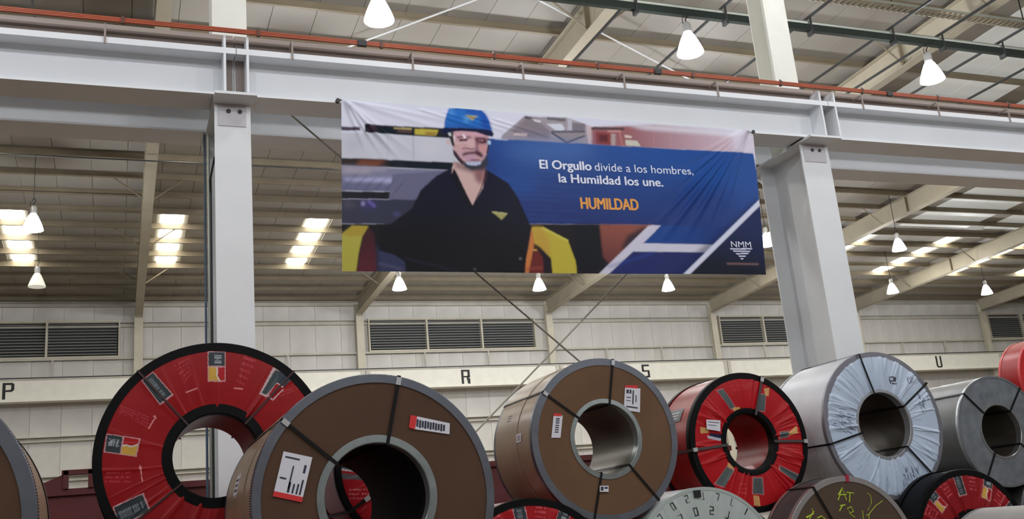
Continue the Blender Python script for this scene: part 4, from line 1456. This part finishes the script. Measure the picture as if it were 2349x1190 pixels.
blob(1035, 258, 8, 7, (84, 148, 212), 4, .8)
blob(1070, 274, 7, 6, (104, 176, 226), 4, .8)
lay([(1022, 285), (1120, 290), (1124, 298), (1020, 294)], (40, 92, 176), 3, .8)
lay([(1066, 264), (1098, 266), (1090, 271), (1083, 278), (1076, 271)], (160, 152, 110), 1)
lay([(1011, 301), (1019, 293), (1060, 293), (1124, 298), (1133, 306), (1130, 314), (1116, 311), (1090, 302), (1050, 300.5), (1036, 303), (1018, 308)], (24, 30, 62), 1)
lay([(1127, 485), (1164, 489), (1157, 498), (1150, 504), (1140, 495)], (162, 160, 98), 1)
line([(1128, 486), (1163, 490)], 2, (206, 206, 160), 1, .7)
line([(925, 592), (1010, 612), (1070, 630)], 3, (44, 44, 60), 2, .8)
blob(1194, 593, 4, 3, (96, 96, 104), 1)
blob(1089, 618, 3, 3, (84, 84, 90), 1)

ART = np.clip(ART * 1.0 - 0.006, 0.002, 1)
GY = cloth(GX, GZ)
V = np.stack([GX, GY, GZ], -1).reshape(-1, 3)
i = np.arange(NX - 1)[:, None] * NZ
j = np.arange(NZ - 1)[None, :]
Fq = np.stack([i + j, i + j + 1, i + NZ + j + 1, i + NZ + j], -1).reshape(-1, 4)
CC = np.concatenate([np.clip(ART, 0, 1), np.ones((NX, NZ, 1))], -1).reshape(-1, 4)
bn = empty('banner', (0, 0, 0), 'large printed banner with a man in a blue helmet hung from the girder', 'banner')
sheet = grid_obj('printed_sheet', V, Fq, CC, banner_m, bn)
# hem with thickness behind the sheet
hm = MB()
for k in range(0, 60):
    u0, u1 = k / 60, (k + 1) / 60
    def E(u, top):
        A_, B_ = (corn['tl'], corn['tr']) if top else (corn['bl'], corn['br'])
        return A_[0] * (1 - u) + B_[0] * u, A_[2] * (1 - u) + B_[2] * u
    for top, dz in ((True, -0.03), (False, 0.03)):
        xa, za = E(u0, top)
        xb, zb_ = E(u1, top)
        n = len(hm.v)
        ya, yb = float(cloth(np.array(xa), np.array(za))), float(cloth(np.array(xb), np.array(zb_)))
        hm.v += [(xa, ya + 0.003, za), (xb, yb + 0.003, zb_), (xb, yb + 0.003, zb_ + dz), (xa, ya + 0.003, za + dz)]
        hm.f.append((n, n + 1, n + 2, n + 3))
hm.build('hem', paint_white, bn)
for k, (px, py) in (('tl', (775, 231)), ('tr', (1727, 303))):
    p = at(px, py, Y=YBN)
    MB().tube([(p[0], YBN - 0.02, p[2]), (p[0], YBN + 0.03, p[2])], 0.03, 10).build('grommet', black_m, bn)
    cpt = corn[k]
    MB().tube([(p[0], YBN - 0.01, p[2]), (cpt[0], YBN - 0.004, cpt[2] - 0.01)], 0.01, 6).build('tie_cord', black_m, bn)


def banner_text(s, x0, x1, zbase, cap, m, bold=0.0, name='letter', slope=0.0):
    """flat lettering that follows the cloth; fitted between x0 and x1 with cap height cap"""
    cu = bpy.data.curves.new('font', 'FONT')
    cu.body = s
    cu.size = 1.0
    cu.resolution_u = 6
    to = bpy.data.objects.new('font', cu)
    COL.objects.link(to)
    dg = bpy.context.evaluated_depsgraph_get()
    dg.update()
    me = bpy.data.meshes.new_from_object(to.evaluated_get(dg))
    bpy.data.objects.remove(to)
    n = len(me.vertices)
    co = np.empty(n * 3)
    me.vertices.foreach_get('co', co)
    co = co.reshape(-1, 3)
    mn, mxx = co[:, 0].min(), co[:, 0].max()
    sx = (x1 - x0) / (mxx - mn)
    sz = cap / 0.69
    faces = [tuple(p.vertices) for p in me.polygons]
    bpy.data.meshes.remove(me)
    par = list(range(n))
    def find(a):
        while par[a] != a:
            par[a] = par[par[a]]
            a = par[a]
        return a
    for f in faces:
        for q in f[1:]:
            par[find(q)] = find(f[0])
    lab = np.array([find(q) for q in range(n)])
    offs = [(0, 0)] if bold == 0 else [(-bold, 0), (bold, 0), (0, bold * 0.6), (0, -bold * 0.6)]
    for island in sorted(set(lab.tolist()), key=lambda q: co[lab == q, 0].min()):
        sel = np.nonzero(lab == island)[0]
        back = {int(q): i for i, q in enumerate(sel)}
        mb = MB()
        for oi, (ox, oz) in enumerate(offs):
            X = x0 + (co[sel, 0] - mn) * sx + ox
            Z = zbase + co[sel, 1] * sz + oz + slope * (X - x0)
            Yy = cloth(X, Z) - 0.003 - 0.0004 * oi
            n0 = len(mb.v)
            mb.v += [(float(a), float(b), float(c)) for a, b, c in zip(X, Yy, Z)]
            mb.f += [tuple(n0 + back[q] for q in f) for f in faces if f[0] in back]
        mb.build(name, m, sheet)


def TX(px0, py0, px1, py1):
    a, b = B(px0, py0), B(px1, py1)
    return a[0], b[0], a[1], (b[1] - a[1]) / (b[0] - a[0])


x0, x1, z0, sp = TX(1239, 386, 1357, 390.5)
banner_text('El Orgullo', x0, x1, z0, 0.128, text_white, 0.006, slope=sp)
x0, x1, z0, sp = TX(1365, 391, 1590, 401.5)
banner_text('divide a los hombres,', x0, x1, z0, 0.122, text_white, 0.0, slope=sp)
x0, x1, z0, sp = TX(1283, 417.5, 1521, 428)
banner_text('la Humildad los une.', x0, x1, z0, 0.128, text_white, 0.005, slope=sp)
x0, x1, z0, sp = TX(1334, 478, 1465, 482)
banner_text('HUMILDAD', x0, x1, z0, 0.165, text_orange, 0.008, slope=sp)
x0, x1, z0, sp = TX(1677, 567, 1723, 568)
banner_text('NMM', x0, x1, z0, 0.092, text_white, 0.0, 'logo_letter', slope=sp)
bpy.context.view_layer.update()
